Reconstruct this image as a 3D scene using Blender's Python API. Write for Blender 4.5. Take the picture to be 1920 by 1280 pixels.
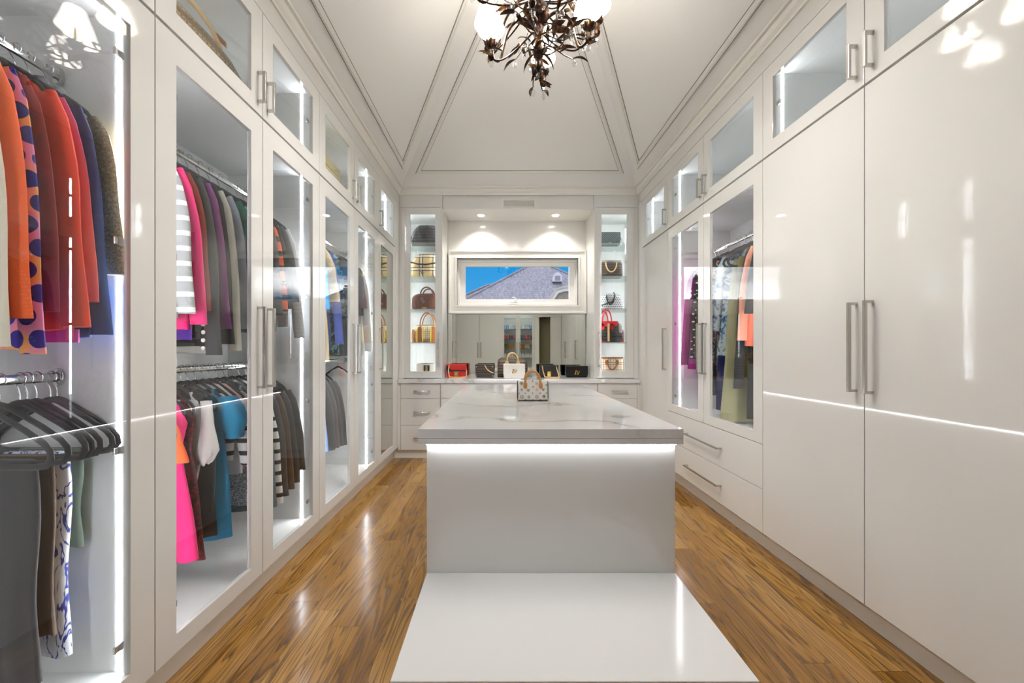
import bpy, bmesh, math, random
from mathutils import Vector, Matrix
for o in list(bpy.data.objects):
    bpy.data.objects.remove(o)
SC = bpy.context.scene
COL = SC.collection
PI = math.pi

# ------------------------------------------------------------------ camera
cam_d = bpy.data.cameras.new('camera')
cam = bpy.data.objects.new('camera', cam_d); COL.objects.link(cam)
cam.location = (0, 0, 1.25); cam.rotation_euler = (PI/2, 0, 0)
cam_d.sensor_width = 36.0; cam_d.lens = 36.0*680/1920
cam_d.shift_x = (960-941)/1920; cam_d.shift_y = (657-640)/1920
cam_d.clip_start = 0.02; cam_d.clip_end = 300
SC.camera = cam
vs = SC.view_settings
vs.view_transform = 'Standard'; vs.look = 'None'; vs.gamma = 1.0; vs.use_curve_mapping = False
vs.exposure = 0.42
cy = SC.cycles
cy.use_denoising = True
cy.max_bounces = 12; cy.diffuse_bounces = 5; cy.glossy_bounces = 6; cy.transmission_bounces = 6
cy.transparent_max_bounces = 32
cy.caustics_reflective = False; cy.caustics_refractive = False
cy.sample_clamp_indirect = 6.0
LED_POWER = 40.0
LED_UPPER = 34.0
LAMP_POWER = 21.0
SHADE_GLOW = 6.5

# ------------------------------------------------------------------ node helper
def C(h):
    h = h.lstrip('#')
    r = [int(h[i:i+2], 16)/255 for i in (0, 2, 4)]
    return tuple(c/12.92 if c <= .04045 else ((c+.055)/1.055)**2.4 for c in r) + (1,)
class NT:
    def __init__(s, tree): s.t = tree; s.n = tree.nodes; s.l = tree.links
    def new(s, typ, ins=None, **kw):
        nd = s.n.new(typ)
        for k, v in kw.items(): setattr(nd, k, v)
        for k, v in (ins or {}).items(): s.put(nd.inputs[k], v)
        return nd
    def put(s, sock, v):
        if isinstance(v, bpy.types.NodeSocket): s.l.new(v, sock)
        else: sock.default_value = v
    def m(s, op, a, b=0.0, c=0.0):
        nd = s.new('ShaderNodeMath', operation=op)
        s.put(nd.inputs[0], a); s.put(nd.inputs[1], b); s.put(nd.inputs[2], c)
        return nd.outputs[0]
    def vm(s, op, a, b=(0, 0, 0)):
        nd = s.new('ShaderNodeVectorMath', operation=op)
        s.put(nd.inputs[0], a); s.put(nd.inputs[1], b)
        return nd.outputs[0]
    def mix(s, f, a, b):
        nd = s.new('ShaderNodeMix', data_type='RGBA')
        s.put(nd.inputs[0], f); s.put(nd.inputs[6], a); s.put(nd.inputs[7], b)
        return nd.outputs[2]
    def noise(s, vec, scale=5, detail=3, rough=.5, dist=0.0):
        nd = s.new('ShaderNodeTexNoise', {'Scale': scale, 'Detail': detail, 'Roughness': rough, 'Distortion': dist})
        s.l.new(vec, nd.inputs['Vector']); return nd.outputs[0]
    def ramp(s, f, stops):
        nd = s.new('ShaderNodeValToRGB'); s.put(nd.inputs[0], f)
        e = nd.color_ramp.elements
        while len(e) < len(stops): e.new(.5)
        for i, (p, c) in enumerate(stops):
            e[i].position = p; e[i].color = c if len(c) == 4 else (*c, 1)
        return nd.outputs[0]
    def obj(s): return s.new('ShaderNodeTexCoord').outputs['Object']
    def pos(s): return s.new('ShaderNodeNewGeometry').outputs['Position']
    def xyz(s, v):
        nd = s.new('ShaderNodeSeparateXYZ'); s.l.new(v, nd.inputs[0]); return nd.outputs
    def comb(s, x, y, z):
        nd = s.new('ShaderNodeCombineXYZ')
        for i, v in enumerate((x, y, z)): s.put(nd.inputs[i], v)
        return nd.outputs[0]
    def bump(s, h, strength=.1, dist=.01):
        return s.new('ShaderNodeBump', {'Height': h, 'Strength': strength, 'Distance': dist}).outputs[0]
def newmat(name):
    m = bpy.data.materials.new(name); m.use_nodes = True
    m.node_tree.nodes.clear(); t = NT(m.node_tree)
    t.out = t.new('ShaderNodeOutputMaterial'); return m, t
def principled(t, base, rough=.5, metal=0.0, normal=None, ior=1.5, coat=0.0, coat_rough=.03, spec=.5, sheen=0.0, emit=None, emit_s=0.0):
    p = t.new('ShaderNodeBsdfPrincipled')
    t.put(p.inputs['Base Color'], base); t.put(p.inputs['Roughness'], rough); p.inputs['Metallic'].default_value = metal
    p.inputs['IOR'].default_value = ior; p.inputs['Coat Weight'].default_value = coat; p.inputs['Coat Roughness'].default_value = coat_rough
    p.inputs['Specular IOR Level'].default_value = spec; p.inputs['Sheen Weight'].default_value = sheen
    if normal is not None: t.l.new(normal, p.inputs['Normal'])
    if emit: p.inputs['Emission Color'].default_value = emit; p.inputs['Emission Strength'].default_value = emit_s
    t.l.new(p.outputs[0], t.out.inputs[0]); return p

# ------------------------------------------------------------------ world: blue sky with white cumulus
w = bpy.data.worlds.new('sky'); SC.world = w; w.use_nodes = True
w.node_tree.nodes.clear(); t = NT(w.node_tree)
out = t.new('ShaderNodeOutputWorld')
d = t.new('ShaderNodeTexCoord').outputs['Generated']
dx, dy, dz = t.xyz(d)
h = t.m('MAXIMUM', dz, 0.0)
blue = t.ramp(h, [(0, C('#4fb4ee')), (.22, C('#149ce8')), (.6, C('#0d78c8')), (1, C('#0a5aa5'))])
inv = t.m('DIVIDE', 1.0, t.m('ADD', h, .30))
cv = t.comb(t.m('MULTIPLY', dx, inv), t.m('MULTIPLY', dy, inv), t.m('MULTIPLY', h, 2.6))
cn = t.noise(t.vm('ADD', cv, (19.811, 8.059, 18.019)), 1.15, 7, .55, .2)
cl = t.m('SMOOTH_MIN', t.m('MAXIMUM', t.m('MULTIPLY', t.m('SUBTRACT', cn, .485), 9.0), 0.0), 1.0, .1)
cmask = t.m('MINIMUM', cl, 1.0)
b1 = t.new('ShaderNodeBackground', {'Color': blue, 'Strength': .78})
b2 = t.new('ShaderNodeBackground', {'Color': (.98, .99, 1, 1), 'Strength': t.m('MULTIPLY_ADD', t.noise(cv, 3.1, 4), 5.0, 3.2)})
mx = t.new('ShaderNodeMixShader', {0: cmask}); t.l.new(b1.outputs[0], mx.inputs[1]); t.l.new(b2.outputs[0], mx.inputs[2])
t.l.new(mx.outputs[0], out.inputs[0])
sd = bpy.data.lights.new('sun', 'SUN'); sd.energy = .9; sd.angle = .01; sd.color = (1, .96, .9)
sun = bpy.data.objects.new('sun', sd); COL.objects.link(sun)
sun.rotation_euler = Vector((.35, .75, -.9)).to_track_quat('-Z', 'Y').to_euler()

# ------------------------------------------------------------------ mesh builder
class MB:
    def __init__(s): s.v = []; s.f = []
    def add(s, vs, fs):
        n = len(s.v); s.v += [tuple(p) for p in vs]; s.f += [tuple(i+n for i in f) for f in fs]; return s
    def box(s, x0, x1, y0, y1, z0, z1):
        if x0 > x1: x0, x1 = x1, x0
        return s.add([(x, y, z) for z in (z0, z1) for y in (y0, y1) for x in (x0, x1)],
                     [(0, 2, 3, 1), (4, 5, 7, 6), (0, 1, 5, 4), (2, 6, 7, 3), (0, 4, 6, 2), (1, 3, 7, 5)])
    def ring(s, o, i, w0, w1, mp):
        """rect ring: o,i = (u0,u1,v0,v1); depth w0..w1; mp(u,v,w)->xyz"""
        P = []
        for r in (o, i):
            for wv in (w0, w1):
                P += [mp(r[0], r[2], wv), mp(r[1], r[2], wv), mp(r[1], r[3], wv), mp(r[0], r[3], wv)]
        F = []
        for k in range(4):
            j = (k+1) % 4
            F += [(k, j, 8+j, 8+k), (4+k, 12+k, 12+j, 4+j), (k, 4+k, 4+j, j), (8+k, 8+j, 12+j, 12+k)]
        return s.add(P, F)
    def prism(s, poly, w0, w1, mp):
        n = len(poly)
        P = [mp(u, v, w0) for u, v in poly] + [mp(u, v, w1) for u, v in poly]
        return s.add(P, [tuple(range(n))[::-1], tuple(range(n, 2*n))] + [(k, (k+1) % n, n+(k+1) % n, n+k) for k in range(n)])
    def loft(s, rings, cap=True, closed=False):
        n = len(rings[0]); P = [p for r in rings for p in r]; F = []
        R = len(rings)
        for a in range(R if closed else R-1):
            b = (a+1) % R
            for k in range(n):
                j = (k+1) % n
                F.append((a*n+k, a*n+j, b*n+j, b*n+k))
        if cap and not closed: F += [tuple(range(n))[::-1], tuple(range((R-1)*n, R*n))]
        return s.add(P, F)
    def tube(s, path, r, n=8, closed=False, rot=None):
        """r: number, (a,b) elliptical, or list per point"""
        pts = [Vector(p) for p in path]; R = []
        N = len(pts); up = None
        for i, p in enumerate(pts):
            a = pts[(i-1) % N] if (closed or i > 0) else p
            b = pts[(i+1) % N] if (closed or i < N-1) else p
            tg = ((p-a).normalized() + (b-p).normalized())
            if tg.length < 1e-6: tg = b-a
            tg.normalize()
            if up is None:
                up = Vector(rot) if rot is not None else (Vector((0, 0, 1)) if abs(tg.z) < .9 else Vector((0, 1, 0)))
            sd_ = tg.cross(up)
            if sd_.length < 1e-5: sd_ = tg.orthogonal()
            sd_.normalize(); u2 = sd_.cross(tg).normalized()
            if rot is None: up = u2
            rr = r[i] if isinstance(r, list) else r
            ra, rb = rr if isinstance(rr, tuple) else (rr, rr)
            k = 1.0
            if (closed or 0 < i < N-1):
                c = (p-a).normalized().dot((b-p).normalized()); k = 1/max(.5, math.sqrt(max(.05, (1+c)/2)))
            off = PI/4 if n == 4 else 0
            q = math.sqrt(2) if n == 4 else 1
            R.append([p + sd_*(math.cos(2*PI*j/n+off)*ra*q*k) + u2*(math.sin(2*PI*j/n+off)*rb*q) for j in range(n)])
        return s.loft(R, True, closed)
    def lathe(s, prof, n=16, c=(0, 0, 0), sx=1, sy=1, closed=False):
        R = [[(c[0]+math.cos(2*PI*j/n)*r*sx, c[1]+math.sin(2*PI*j/n)*r*sy, c[2]+z) for j in range(n)] for r, z in prof]
        return s.loft(R, not closed, closed)
    def ball(s, c, rx, ry=None, rz=None, n=10, m=6):
        ry = rx if ry is None else ry; rz = rx if rz is None else rz
        R = []
        for i in range(1, m):
            a = PI*i/m
            R.append([(c[0]+rx*math.sin(a)*math.cos(2*PI*j/n), c[1]+ry*math.sin(a)*math.sin(2*PI*j/n), c[2]-rz*math.cos(a)) for j in range(n)])
        k = len(s.v); s.loft(R, False)
        L = len(s.v); s.v += [(c[0], c[1], c[2]-rz), (c[0], c[1], c[2]+rz)]
        b = L-n
        for j in range(n):
            s.f.append((k+(j+1) % n, k+j, L)); s.f.append((b+j, b+(j+1) % n, L+1))
        return s
    def xf(s, M):
        s.v = [tuple(M @ Vector(p)) for p in s.v]; return s
    def mesh(s, name, mat, smooth=35, off=(0, 0, 0)):
        me = bpy.data.meshes.new(name)
        bm = bmesh.new()
        V = [bm.verts.new((p[0]-off[0], p[1]-off[1], p[2]-off[2])) for p in s.v]
        for f in s.f:
            try: bm.faces.new([V[i] for i in f])
            except ValueError: pass
        bmesh.ops.recalc_face_normals(bm, faces=bm.faces)
        bm.to_mesh(me); bm.free()
        if smooth:
            me.shade_smooth(); me.set_sharp_from_angle(angle=math.radians(smooth))
        me.materials.append(mat)
        return me
def world_off(p):
    v = Vector((0, 0, 0))
    while p is not None: v += Vector(p.location); p = p.parent
    return v
def part(name, mb, mat, parent=None, smooth=35, bevel=0, label=None, kind=None):
    off = world_off(parent)
    o = bpy.data.objects.new(name, mb.mesh(name, mat, smooth, off)); COL.objects.link(o)
    if parent is not None: o.parent = parent
    if bevel:
        b = o.modifiers.new('bevel', 'BEVEL'); b.width = bevel; b.segments = 2; b.limit_method = 'ANGLE'; b.angle_limit = math.radians(50)
    if label: o['label'] = label
    if kind: o['kind'] = kind
    return o
def shared(name, me, parent, loc=(0, 0, 0), rot=(0, 0, 0), scale=(1, 1, 1)):
    o = bpy.data.objects.new(name, me); COL.objects.link(o); o.parent = parent
    o.location = loc; o.rotation_euler = rot; o.scale = scale; return o
def tag(o, label, cat, group=None):
    o['label'] = label; o['category'] = cat
    if group: o['group'] = group
    return o
def thing(name, label, cat, loc=(0, 0, 0), group=None, rz=0):
    o = bpy.data.objects.new(name, None); COL.objects.link(o); o.empty_display_size = .05
    o.location = loc; o.rotation_euler = (0, 0, rz); return tag(o, label, cat, group)
def struct(name, loc=(0, 0, 0)):
    o = bpy.data.objects.new(name, None); COL.objects.link(o); o.empty_display_size = .05
    o.location = loc; o['kind'] = 'structure'; return o
def smesh(name, mb, mat, smooth=35, bevel=0, label=None):
    o = part(name, mb, mat, None, smooth, bevel, label); o['kind'] = 'structure'; return o

# ------------------------------------------------------------------ materials
def plain(name, col, rough=.5, **k):
    m, t = newmat(name); principled(t, C(col) if isinstance(col, str) else col, rough, **k); return m
def lacquer(name, col, rough=.05, bumpk=.10, ior=1.52):
    m, t = newmat(name)
    x, y, z = t.xyz(t.pos())
    v = t.comb(t.m('MULTIPLY', x, 70.0), t.m('MULTIPLY', y, 70.0), t.m('MULTIPLY', z, 2.2))
    n = t.noise(v, 1.0, 3, .6)
    principled(t, C(col), rough, normal=t.bump(n, bumpk, .0006), ior=ior); return m
M = {}
M['lacquer'] = lacquer('gloss_white_lacquer', '#dddcd9')
M['lacquer_side'] = lacquer('gloss_white_panel', '#e3e1dc', rough=.10)
M['bench'] = lacquer('gloss_white_bench', '#dcdbda', rough=.09, bumpk=.04)
M['inside'] = plain('white_melamine', '#e9ebeb', .38)
M['wall'] = plain('white_paint', '#e6e4df', .6)
M['ceil'] = plain('ceiling_paint', '#ecebe8', .75)
M['trim'] = plain('trim_paint', '#e6e4de', .35)
M['frame'] = plain('window_frame_white', '#eceae6', .25)
M['chrome'] = plain('polished_chrome', '#d6d6d4', .10, metal=1.0)
M['nickel'] = plain('brushed_nickel', '#c2bfba', .25, metal=1.0)
M['brass'] = plain('polished_gold', '#d9a843', .2, metal=1.0)
M['mirror'] = plain('mirror_glass', '#dcdfd8', .0, metal=1.0)
M['black'] = plain('black_velvet', '#1b1b1e', .8, sheen=.3)
M['blackgloss'] = plain('black_patent', '#0b0b0d', .12)
M['gap'] = plain('dark_gap', '#4a4640', .8)
def glass(name, tint, f0=.05):
    m, t = newmat(name)
    fac = t.new('ShaderNodeLayerWeight', {'Blend': .5}).outputs['Facing']
    f = t.m('MULTIPLY_ADD', t.m('POWER', fac, 5.0), 1-f0, f0)
    tr = t.new('ShaderNodeBsdfTransparent', {'Color': tint}); gl = t.new('ShaderNodeBsdfGlossy', {'Roughness': 0.0})
    mx = t.new('ShaderNodeMixShader', {0: f}); t.l.new(tr.outputs[0], mx.inputs[1]); t.l.new(gl.outputs[0], mx.inputs[2])
    t.l.new(mx.outputs[0], t.out.inputs[0]); return m
M['glass'] = glass('clear_glass', (.985, .99, .988, 1))
M['shelfglass'] = glass('green_edge_glass', (.93, .975, .965, 1))
M['crystal'] = glass('crystal', (.97, .98, 1, 1), .16)
def emit(name, col, s):
    m, t = newmat(name); e = t.new('ShaderNodeEmission', {'Color': col, 'Strength': s}); t.l.new(e.outputs[0], t.out.inputs[0]); return m
M['led'] = emit('led_strip_light', (.93, .96, 1, 1), LED_POWER)
M['led_up'] = emit('led_strip_upper', (.93, .96, 1, 1), LED_UPPER)
M['led_island'] = emit('led_island', (.96, .97, 1, 1), 32.0)
M['led_dim'] = emit('led_display', (.95, .98, 1, 1), 26.0)
M['lens'] = emit('downlight_lens', (1, .97, .92, 1), 12.0)
M['bulb'] = emit('bulb_glow', (1, .86, .62, 1), 12.0)
# cream lamp shade, lit from inside
m, t = newmat('cream_shade')
p = principled(t, C('#f1e3c6'), .8, emit=(1, .98, .945, 1), emit_s=SHADE_GLOW); M['shade'] = m
# bronze with worn gold rubs
m, t = newmat('aged_bronze')
n = t.noise(t.obj(), 38, 4, .6)
principled(t, t.ramp(n, [(.0, C('#0d0806')), (.50, C('#22130d')), (.60, C('#5c3a20')), (.75, C('#a87a45'))]), .38, metal=.75); M['bronze'] = m
m, t = newmat('bronze_leaf')
n = t.noise(t.pos(), 16, 3, .6)
principled(t, t.ramp(n, [(.32, C('#180d09')), (.50, C('#3a2114')), (.62, C('#7d5630')), (.78, C('#c2a066'))]), .42, metal=.6); M['leaf'] = m
M['candle'] = plain('candle_sleeve', '#cdb088', .5)
# marble
def marble(name, base, vein):
    m, t = newmat(name); p = t.pos()
    q = t.vm('MULTIPLY', p, (1.0, 1.25, 1.0))
    wv = t.noise(q, 1.3, 4, .55)
    x, y, z = t.xyz(q)
    s_ = t.m('ADD', t.m('ADD', t.m('MULTIPLY', y, 1.15), t.m('MULTIPLY', x, .42)), t.m('MULTIPLY', wv, 2.3))
    l = t.m('ABSOLUTE', t.m('SUBTRACT', t.m('FRACT', t.m('MULTIPLY', s_, 1.25)), .5))
    v1 = t.ramp(l, [(0, (1, 1, 1)), (.012, (.55,)*3), (.05, (.12,)*3), (.14, (0, 0, 0))])
    gate = t.ramp(t.noise(q, 2.2, 2), [(.38, (0, 0, 0)), (.58, (1, 1, 1))])
    f = t.m('MULTIPLY', t.m('MULTIPLY', v1, gate), .75)
    cloud = t.ramp(t.noise(q, .9, 5, .6), [(.35, C(base)), (.7, C('#dadbe2'))])
    principled(t, t.mix(f, cloud, C(vein)), .05, ior=1.5); return m
M['marble'] = marble('white_marble', '#e7e6e4', '#8d8a86')
# oak
m, t = newmat('stained_oak')
rnd = t.new('ShaderNodeObjectInfo').outputs['Random']
x, y, z = t.xyz(t.pos())
offs = t.m('MULTIPLY', rnd, 57.0)
v = t.comb(t.m('MULTIPLY', x, 8.5), t.m('MULTIPLY', y, .62), offs)
n = t.noise(v, 1.0, 2.8, .42, .2)
gr = t.m('FRACT', t.m('MULTIPLY', n, 23.0))
line = t.ramp(gr, [(0, (0, 0, 0)), (.44, (.03,)*3), (.76, (.75,)*3), (.90, (1, 1, 1)), (1, (0, 0, 0))])
pv = t.comb(t.m('MULTIPLY', x, 330.0), t.m('MULTIPLY', y, 9.0), offs)
pore = t.ramp(t.noise(pv, 1.0, 2, .6), [(.42, (0, 0, 0)), (.68, (1, 1, 1))])
brk = t.ramp(t.noise(t.comb(t.m('MULTIPLY', x, 60.0), t.m('MULTIPLY', y, 5.0), offs), 1.0, 3, .6), [(.3, (.4,)*3), (.55, (1, 1, 1))])
lf = t.m('MULTIPLY', t.m('MULTIPLY', line, brk), .84)
tone = t.m('ADD', t.m('MULTIPLY', rnd, .55), t.m('MULTIPLY', t.noise(t.comb(t.m('MULTIPLY', x, 5.0), t.m('MULTIPLY', y, .7), offs), 1.0, 2), .6))
base = t.ramp(tone, [(.15, C('#835a25')), (.5, C('#a67838')), (.85, C('#c3975a'))])
c1 = t.mix(t.m('MULTIPLY', pore, .32), base, C('#664518'))
c2 = t.mix(lf, c1, C('#38200a'))
principled(t, c2, t.m('MULTIPLY_ADD', lf, .12, .20), normal=t.bump(t.m('ADD', pore, lf), .04, .0006), ior=1.45, coat=.2, coat_rough=.12); M['oak'] = m
# fabrics
def fabric(name, col, rough=.85, sheen=.15, fine=240, tint=None):
    m, t = newmat(name); o = t.obj()
    n = t.noise(o, fine, 2, .6); b = t.noise(o, 7, 3, .6)
    base = C(col)
    dark = tuple(c*.78 for c in base[:3]) + (1,)
    col_ = t.mix(t.m('MULTIPLY', t.m('SUBTRACT', n, .3), .55), base, dark)
    principled(t, col_, rough, normal=t.bump(t.m('ADD', n, t.m('MULTIPLY', b, 4.0)), .16, .004), sheen=sheen); return m
def patterned(name, fn, rough=.8):
    m, t = newmat(name); o = t.obj(); x, y, z = t.xyz(o)
    principled(t, fn(t, o, x, y, z), rough, normal=t.bump(t.noise(o, 200, 2), .12, .003)); return m
def stripe(t, c, period, duty, phase=0.0):
    f = t.m('FRACT', t.m('ADD', t.m('DIVIDE', c, period), phase+100))
    return t.m('LESS_THAN', f, duty)
def hstripes(name, a, b, period, duty, phase=0.0):
    return patterned(name, lambda t, o, x, y, z: t.mix(stripe(t, z, period, duty, phase), C(a), C(b)))
def cell_dots(t, u, v, period, r, stag=True, asp=1.0):
    """mask of discs on a staggered grid"""
    vv = t.m('DIVIDE', v, period); row = t.m('FLOOR', vv)
    uu = t.m('DIVIDE', u, period*asp)
    if stag: uu = t.m('ADD', uu, t.m('MULTIPLY', t.m('MODULO', t.m('ADD', row, 200.0), 2.0), .5))
    fu = t.m('SUBTRACT', t.m('FRACT', t.m('ADD', uu, 100.0)), .5); fv = t.m('SUBTRACT', t.m('FRACT', vv), .5)
    d_ = t.m('SQRT', t.m('ADD', t.m('MULTIPLY', fu, fu), t.m('MULTIPLY', fv, fv)))
    return t.m('LESS_THAN', d_, r), d_, fu, fv
def dots(name, bg, fg, period, r, bg2=None):
    def fn(t, o, x, y, z):
        k, *_ = cell_dots(t, t.m('ADD', x, t.m('MULTIPLY', y, .6)), z, period, r)
        b = C(bg) if not bg2 else t.mix(t.ramp(t.noise(o, 9, 1), [(.42, (0, 0, 0)), (.52, (1, 1, 1))]), C(bg), C(bg2))
        return t.mix(k, b, C(fg))
    return patterned(name, fn)
def monogram(name, bg, fg, period=.03):
    def fn(t, o, x, y, z):
        u = t.m('ADD', x, t.m('MULTIPLY', y, 1.0))
        k, d_, fu, fv = cell_dots(t, u, z, period, .27)
        au, av = t.m('ABSOLUTE', fu), t.m('ABSOLUTE', fv)
        star = t.m('LESS_THAN', t.m('ABSOLUTE', t.m('SUBTRACT', t.m('MULTIPLY', au, au), t.m('MULTIPLY', av, av))), .016)
        star = t.m('MULTIPLY', star, k)
        k2, d2, *_ = cell_dots(t, t.m('ADD', u, period*.5), z, period, .20)
        rg = t.m('MULTIPLY', k2, t.m('GREATER_THAN', d2, .10))
        return t.mix(t.m('MINIMUM', t.m('ADD', star, rg), 1.0), C(bg), C(fg))
    return patterned(name, fn, .45)
def tartan(name, base, dark, light, red=None, period=.11, xo=0.0):
    def fn(t, o, x, y, z):
        u = t.m('ADD', x, xo)
        c = C(base)
        for ax, ph in ((u, 0.0), (z, .35)):
            s1 = t.m('ADD', stripe(t, ax, period, .10, ph), stripe(t, ax, period, .10, ph+.22))
            s2 = stripe(t, ax, period, .10, ph+.11)
            c = t.mix(t.m('MULTIPLY', t.m('MINIMUM', s1, 1.0), .72), c, C(dark)); c = t.mix(t.m('MULTIPLY', s2, .75), c, C(light))
            if red: c = t.mix(t.m('MULTIPLY', stripe(t, ax, period, .035, ph+.55), .75), c, C(red))
        return c
    return patterned(name, fn, .55)
def blotch(name, stops, scale, dist=1.5, stretch=(1, 1, 1)):
    return patterned(name, lambda t, o, x, y, z: t.ramp(t.noise(t.vm('MULTIPLY', o, stretch), scale, 3, .55, dist), stops))
M['shadow_line'] = plain('shadow_line_grey', '#6f6c67', .9)
# ------------------------------------------------------------------ room shell
XL, XR, YB, YF, ZT = -1.20, 1.592, 4.23, -0.40, 3.06     # cabinet faces, top of frieze
OL, OR, OB, OF = -1.86, 2.27, 4.86, -1.05                # outer room walls
ZD0, ZD1, ZU0, ZU1 = .135, 2.407, 2.419, 2.945           # lower doors, upper doors
CX, CYA, ZAP = .196, 1.95, 3.93                          # apex of the hipped ceiling
floor = smesh('floor', MB().box(OL, OR, OF, OB, -.08, -.016), M['gap'])
rg = random.Random(5)
pm = {}
wd = .131; x = -1.30; col = 0
while x < 1.72:
    y = -.45 - rg.random()*.9
    while y < 4.35:
        L = rg.choice([.75, .95, 1.2, 1.5, 1.8])
        if y+L > -.4:
            if L not in pm:
                b = MB().box(0, wd-.0012, 0, L-.0012, -.016, 0)
                pm[L] = b.mesh('plank', M['oak'], 0)
            if not (x > -.28 and x+wd < .68 and y > 1.1 and y+L < 3.35):
                o = shared('plank', pm[L], floor, (x, y, 0))
        y += L
    x += wd; col += 1
smesh('wall_left', MB().box(OL-.12, OL, OF-.1, OB+.1, -.08, 3.4), M['wall'])
smesh('wall_right', MB().box(OR, OR+.12, OF-.1, OB+.1, -.08, 3.4), M['wall'])
smesh('wall_front', MB().box(OL, OR, OF-.12, OF, -.08, 3.4), M['wall'])
# back wall with the window opening: niche back at y=4.66
WX0, WX1, WZ0, WZ1 = -.545, .945, 1.845, 2.41
mpb = lambda u, v, w_: (u, w_, v)
smesh('wall_back', MB().ring((OL, OR, -.08, 3.4), (WX0, WX1, WZ0, WZ1), 4.665, OB, mpb), M['lacquer_side'], 0)
# ceiling: flat outer ring at the crown plus four sloped panels
mpz = lambda u, v, w_: (u, v, w_)
IX0, IX1, IY0, IY1, ZC = XL+.04, XR-.04, YF+.04, YB-.04, 3.14
ceil = smesh('ceiling', MB().ring((OL, OR, OF, OB), (IX0-.005, IX1+.005, IY0-.005, IY1+.005), ZC, ZC+.1, mpz), M['ceil'], 0)
apex = Vector((CX, CYA, ZAP))
cn_ = [Vector((IX0, IY0, ZC)), Vector((IX1, IY0, ZC)), Vector((IX1, IY1, ZC)), Vector((IX0, IY1, ZC))]
def off_tri(a, b, c, de, dh):
    """inset triangle a,b (eave) c (apex) by de on the eave, dh on the hips"""
    ux = (b-a).normalized(); nrm = (b-a).cross(c-a).normalized(); uy = nrm.cross(ux)
    P = [Vector((0, 0)), Vector(((b-a).dot(ux), 0)), Vector(((c-a).dot(ux), (c-a).dot(uy)))]
    D = [de, dh, dh]
    L = []
    for i in range(3):
        p, q = P[i], P[(i+1) % 3]; dr = (q-p).normalized(); n2 = Vector((-dr.y, dr.x)); L.append((p+n2*D[i], dr))
    out = []
    for i in range(3):
        (p, d1), (q, d2) = L[i-1], L[i]
        den = d1.x*d2.y-d1.y*d2.x; tt = ((q-p).x*d2.y-(q-p).y*d2.x)/den
        r = p+d1*tt; out.append(a+ux*r.x+uy*r.y)
    return out, nrm
for i in range(4):
    a, b = cn_[i], cn_[(i+1) % 4]
    nrm = (b-a).cross(apex-a).normalized()
    if nrm.z > 0: up = nrm
    else: up = -nrm
    e = (a-b).normalized()*.0
    part('ceiling_panel', MB().add([a, b, apex, a+up*.03, b+up*.03, apex+Vector((0, 0, .04))], [(0, 1, 2), (5, 4, 3), (0, 3, 4, 1), (1, 4, 5, 2), (2, 5, 3, 0)]), M['ceil'], ceil, 0)
    de, dh = (.115, .085) if i % 2 else (.20, .085)
    mb = MB()
    for (k0, k1, dep) in ((0, .036, .010), (.010, .026, .020)):
        o3, _ = off_tri(a, b, apex, de+k0, dh+k0); i3, _ = off_tri(a, b, apex, de+k1, dh+k1)
        dn = -up*dep
        P = o3+i3+[p+dn for p in o3]+[p+dn for p in i3]
        F = []
        for k in range(3):
            j = (k+1) % 3
            F += [(k, j, 3+j, 3+k), (6+k, 9+k, 9+j, 6+j), (k, 6+k, 6+j, j), (3+k, 3+j, 9+j, 9+k)]
        mb.add(P, F)
    F = F[:12]
    part('moulding', mb, M['trim'], ceil, 0)
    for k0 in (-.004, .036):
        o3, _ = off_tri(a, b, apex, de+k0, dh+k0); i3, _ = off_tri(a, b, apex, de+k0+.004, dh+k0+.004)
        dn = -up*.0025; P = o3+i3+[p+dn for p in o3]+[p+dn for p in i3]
        part('painted_shadow_line', MB().add(P, F), M['shadow_line'], ceil, 0)  # thin grey strip, shade along the moulding edge put into its colour
# crown moulding: profile swept round the room, one piece
prof = [(.0, ZT), (.012, ZT), (.012, ZT+.016), (.028, ZT+.034), (.036, ZT+.062), (.052, ZT+.066), (.052, ZC+.004), (0, ZC+.02)]
mb = MB(); R = []
for p_, z_ in prof:
    R.append([(XL+p_, YF+p_, z_), (XR-p_, YF+p_, z_), (XR-p_, YB-p_, z_), (XL+p_, YB-p_, z_)])
mb.loft(R, False, closed=True)
smesh('trim_1', mb, M['trim'], 25, label='white crown moulding between the cabinets and the ceiling')
# friezes above the upper cabinets
smesh('trim_2', MB().box(XL, XL-.022, YF, YB, ZU1+.003, ZT+.02), M['lacquer'], 0, .0015, 'white frieze board above the left cabinets')
smesh('trim_3', MB().box(XR, XR+.022, YF, YB, ZU1+.003, ZT+.02), M['lacquer'], 0, .0015, 'white frieze board above the right cabinets')
# plinths
smesh('baseboard_left', MB().box(XL-.066, XL-.085, YF, YB+.1, 0, ZD0-.006), M['trim'], 0)
smesh('baseboard_right', MB().box(XR+.075, XR+.095, YF, YB+.1, 0, ZD0-.006), M['trim'], 0)
smesh('baseboard_back', MB().box(XL-.08, XR+.09, YB-.005, YB+.02, 0, .128), M['trim'], 0)
# corner fillers
smesh('trim_4', MB().box(XL, XL-.02, 4.083, YB+.3, ZD0, ZU1), M['lacquer'], 0, .001, 'narrow white filler in the left back corner')
smesh('trim_5', MB().box(XR, XR+.02, 4.103, YB+.3, ZD0, ZU1), M['lacquer'], 0, .001, 'narrow white filler in the right back corner')

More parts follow.
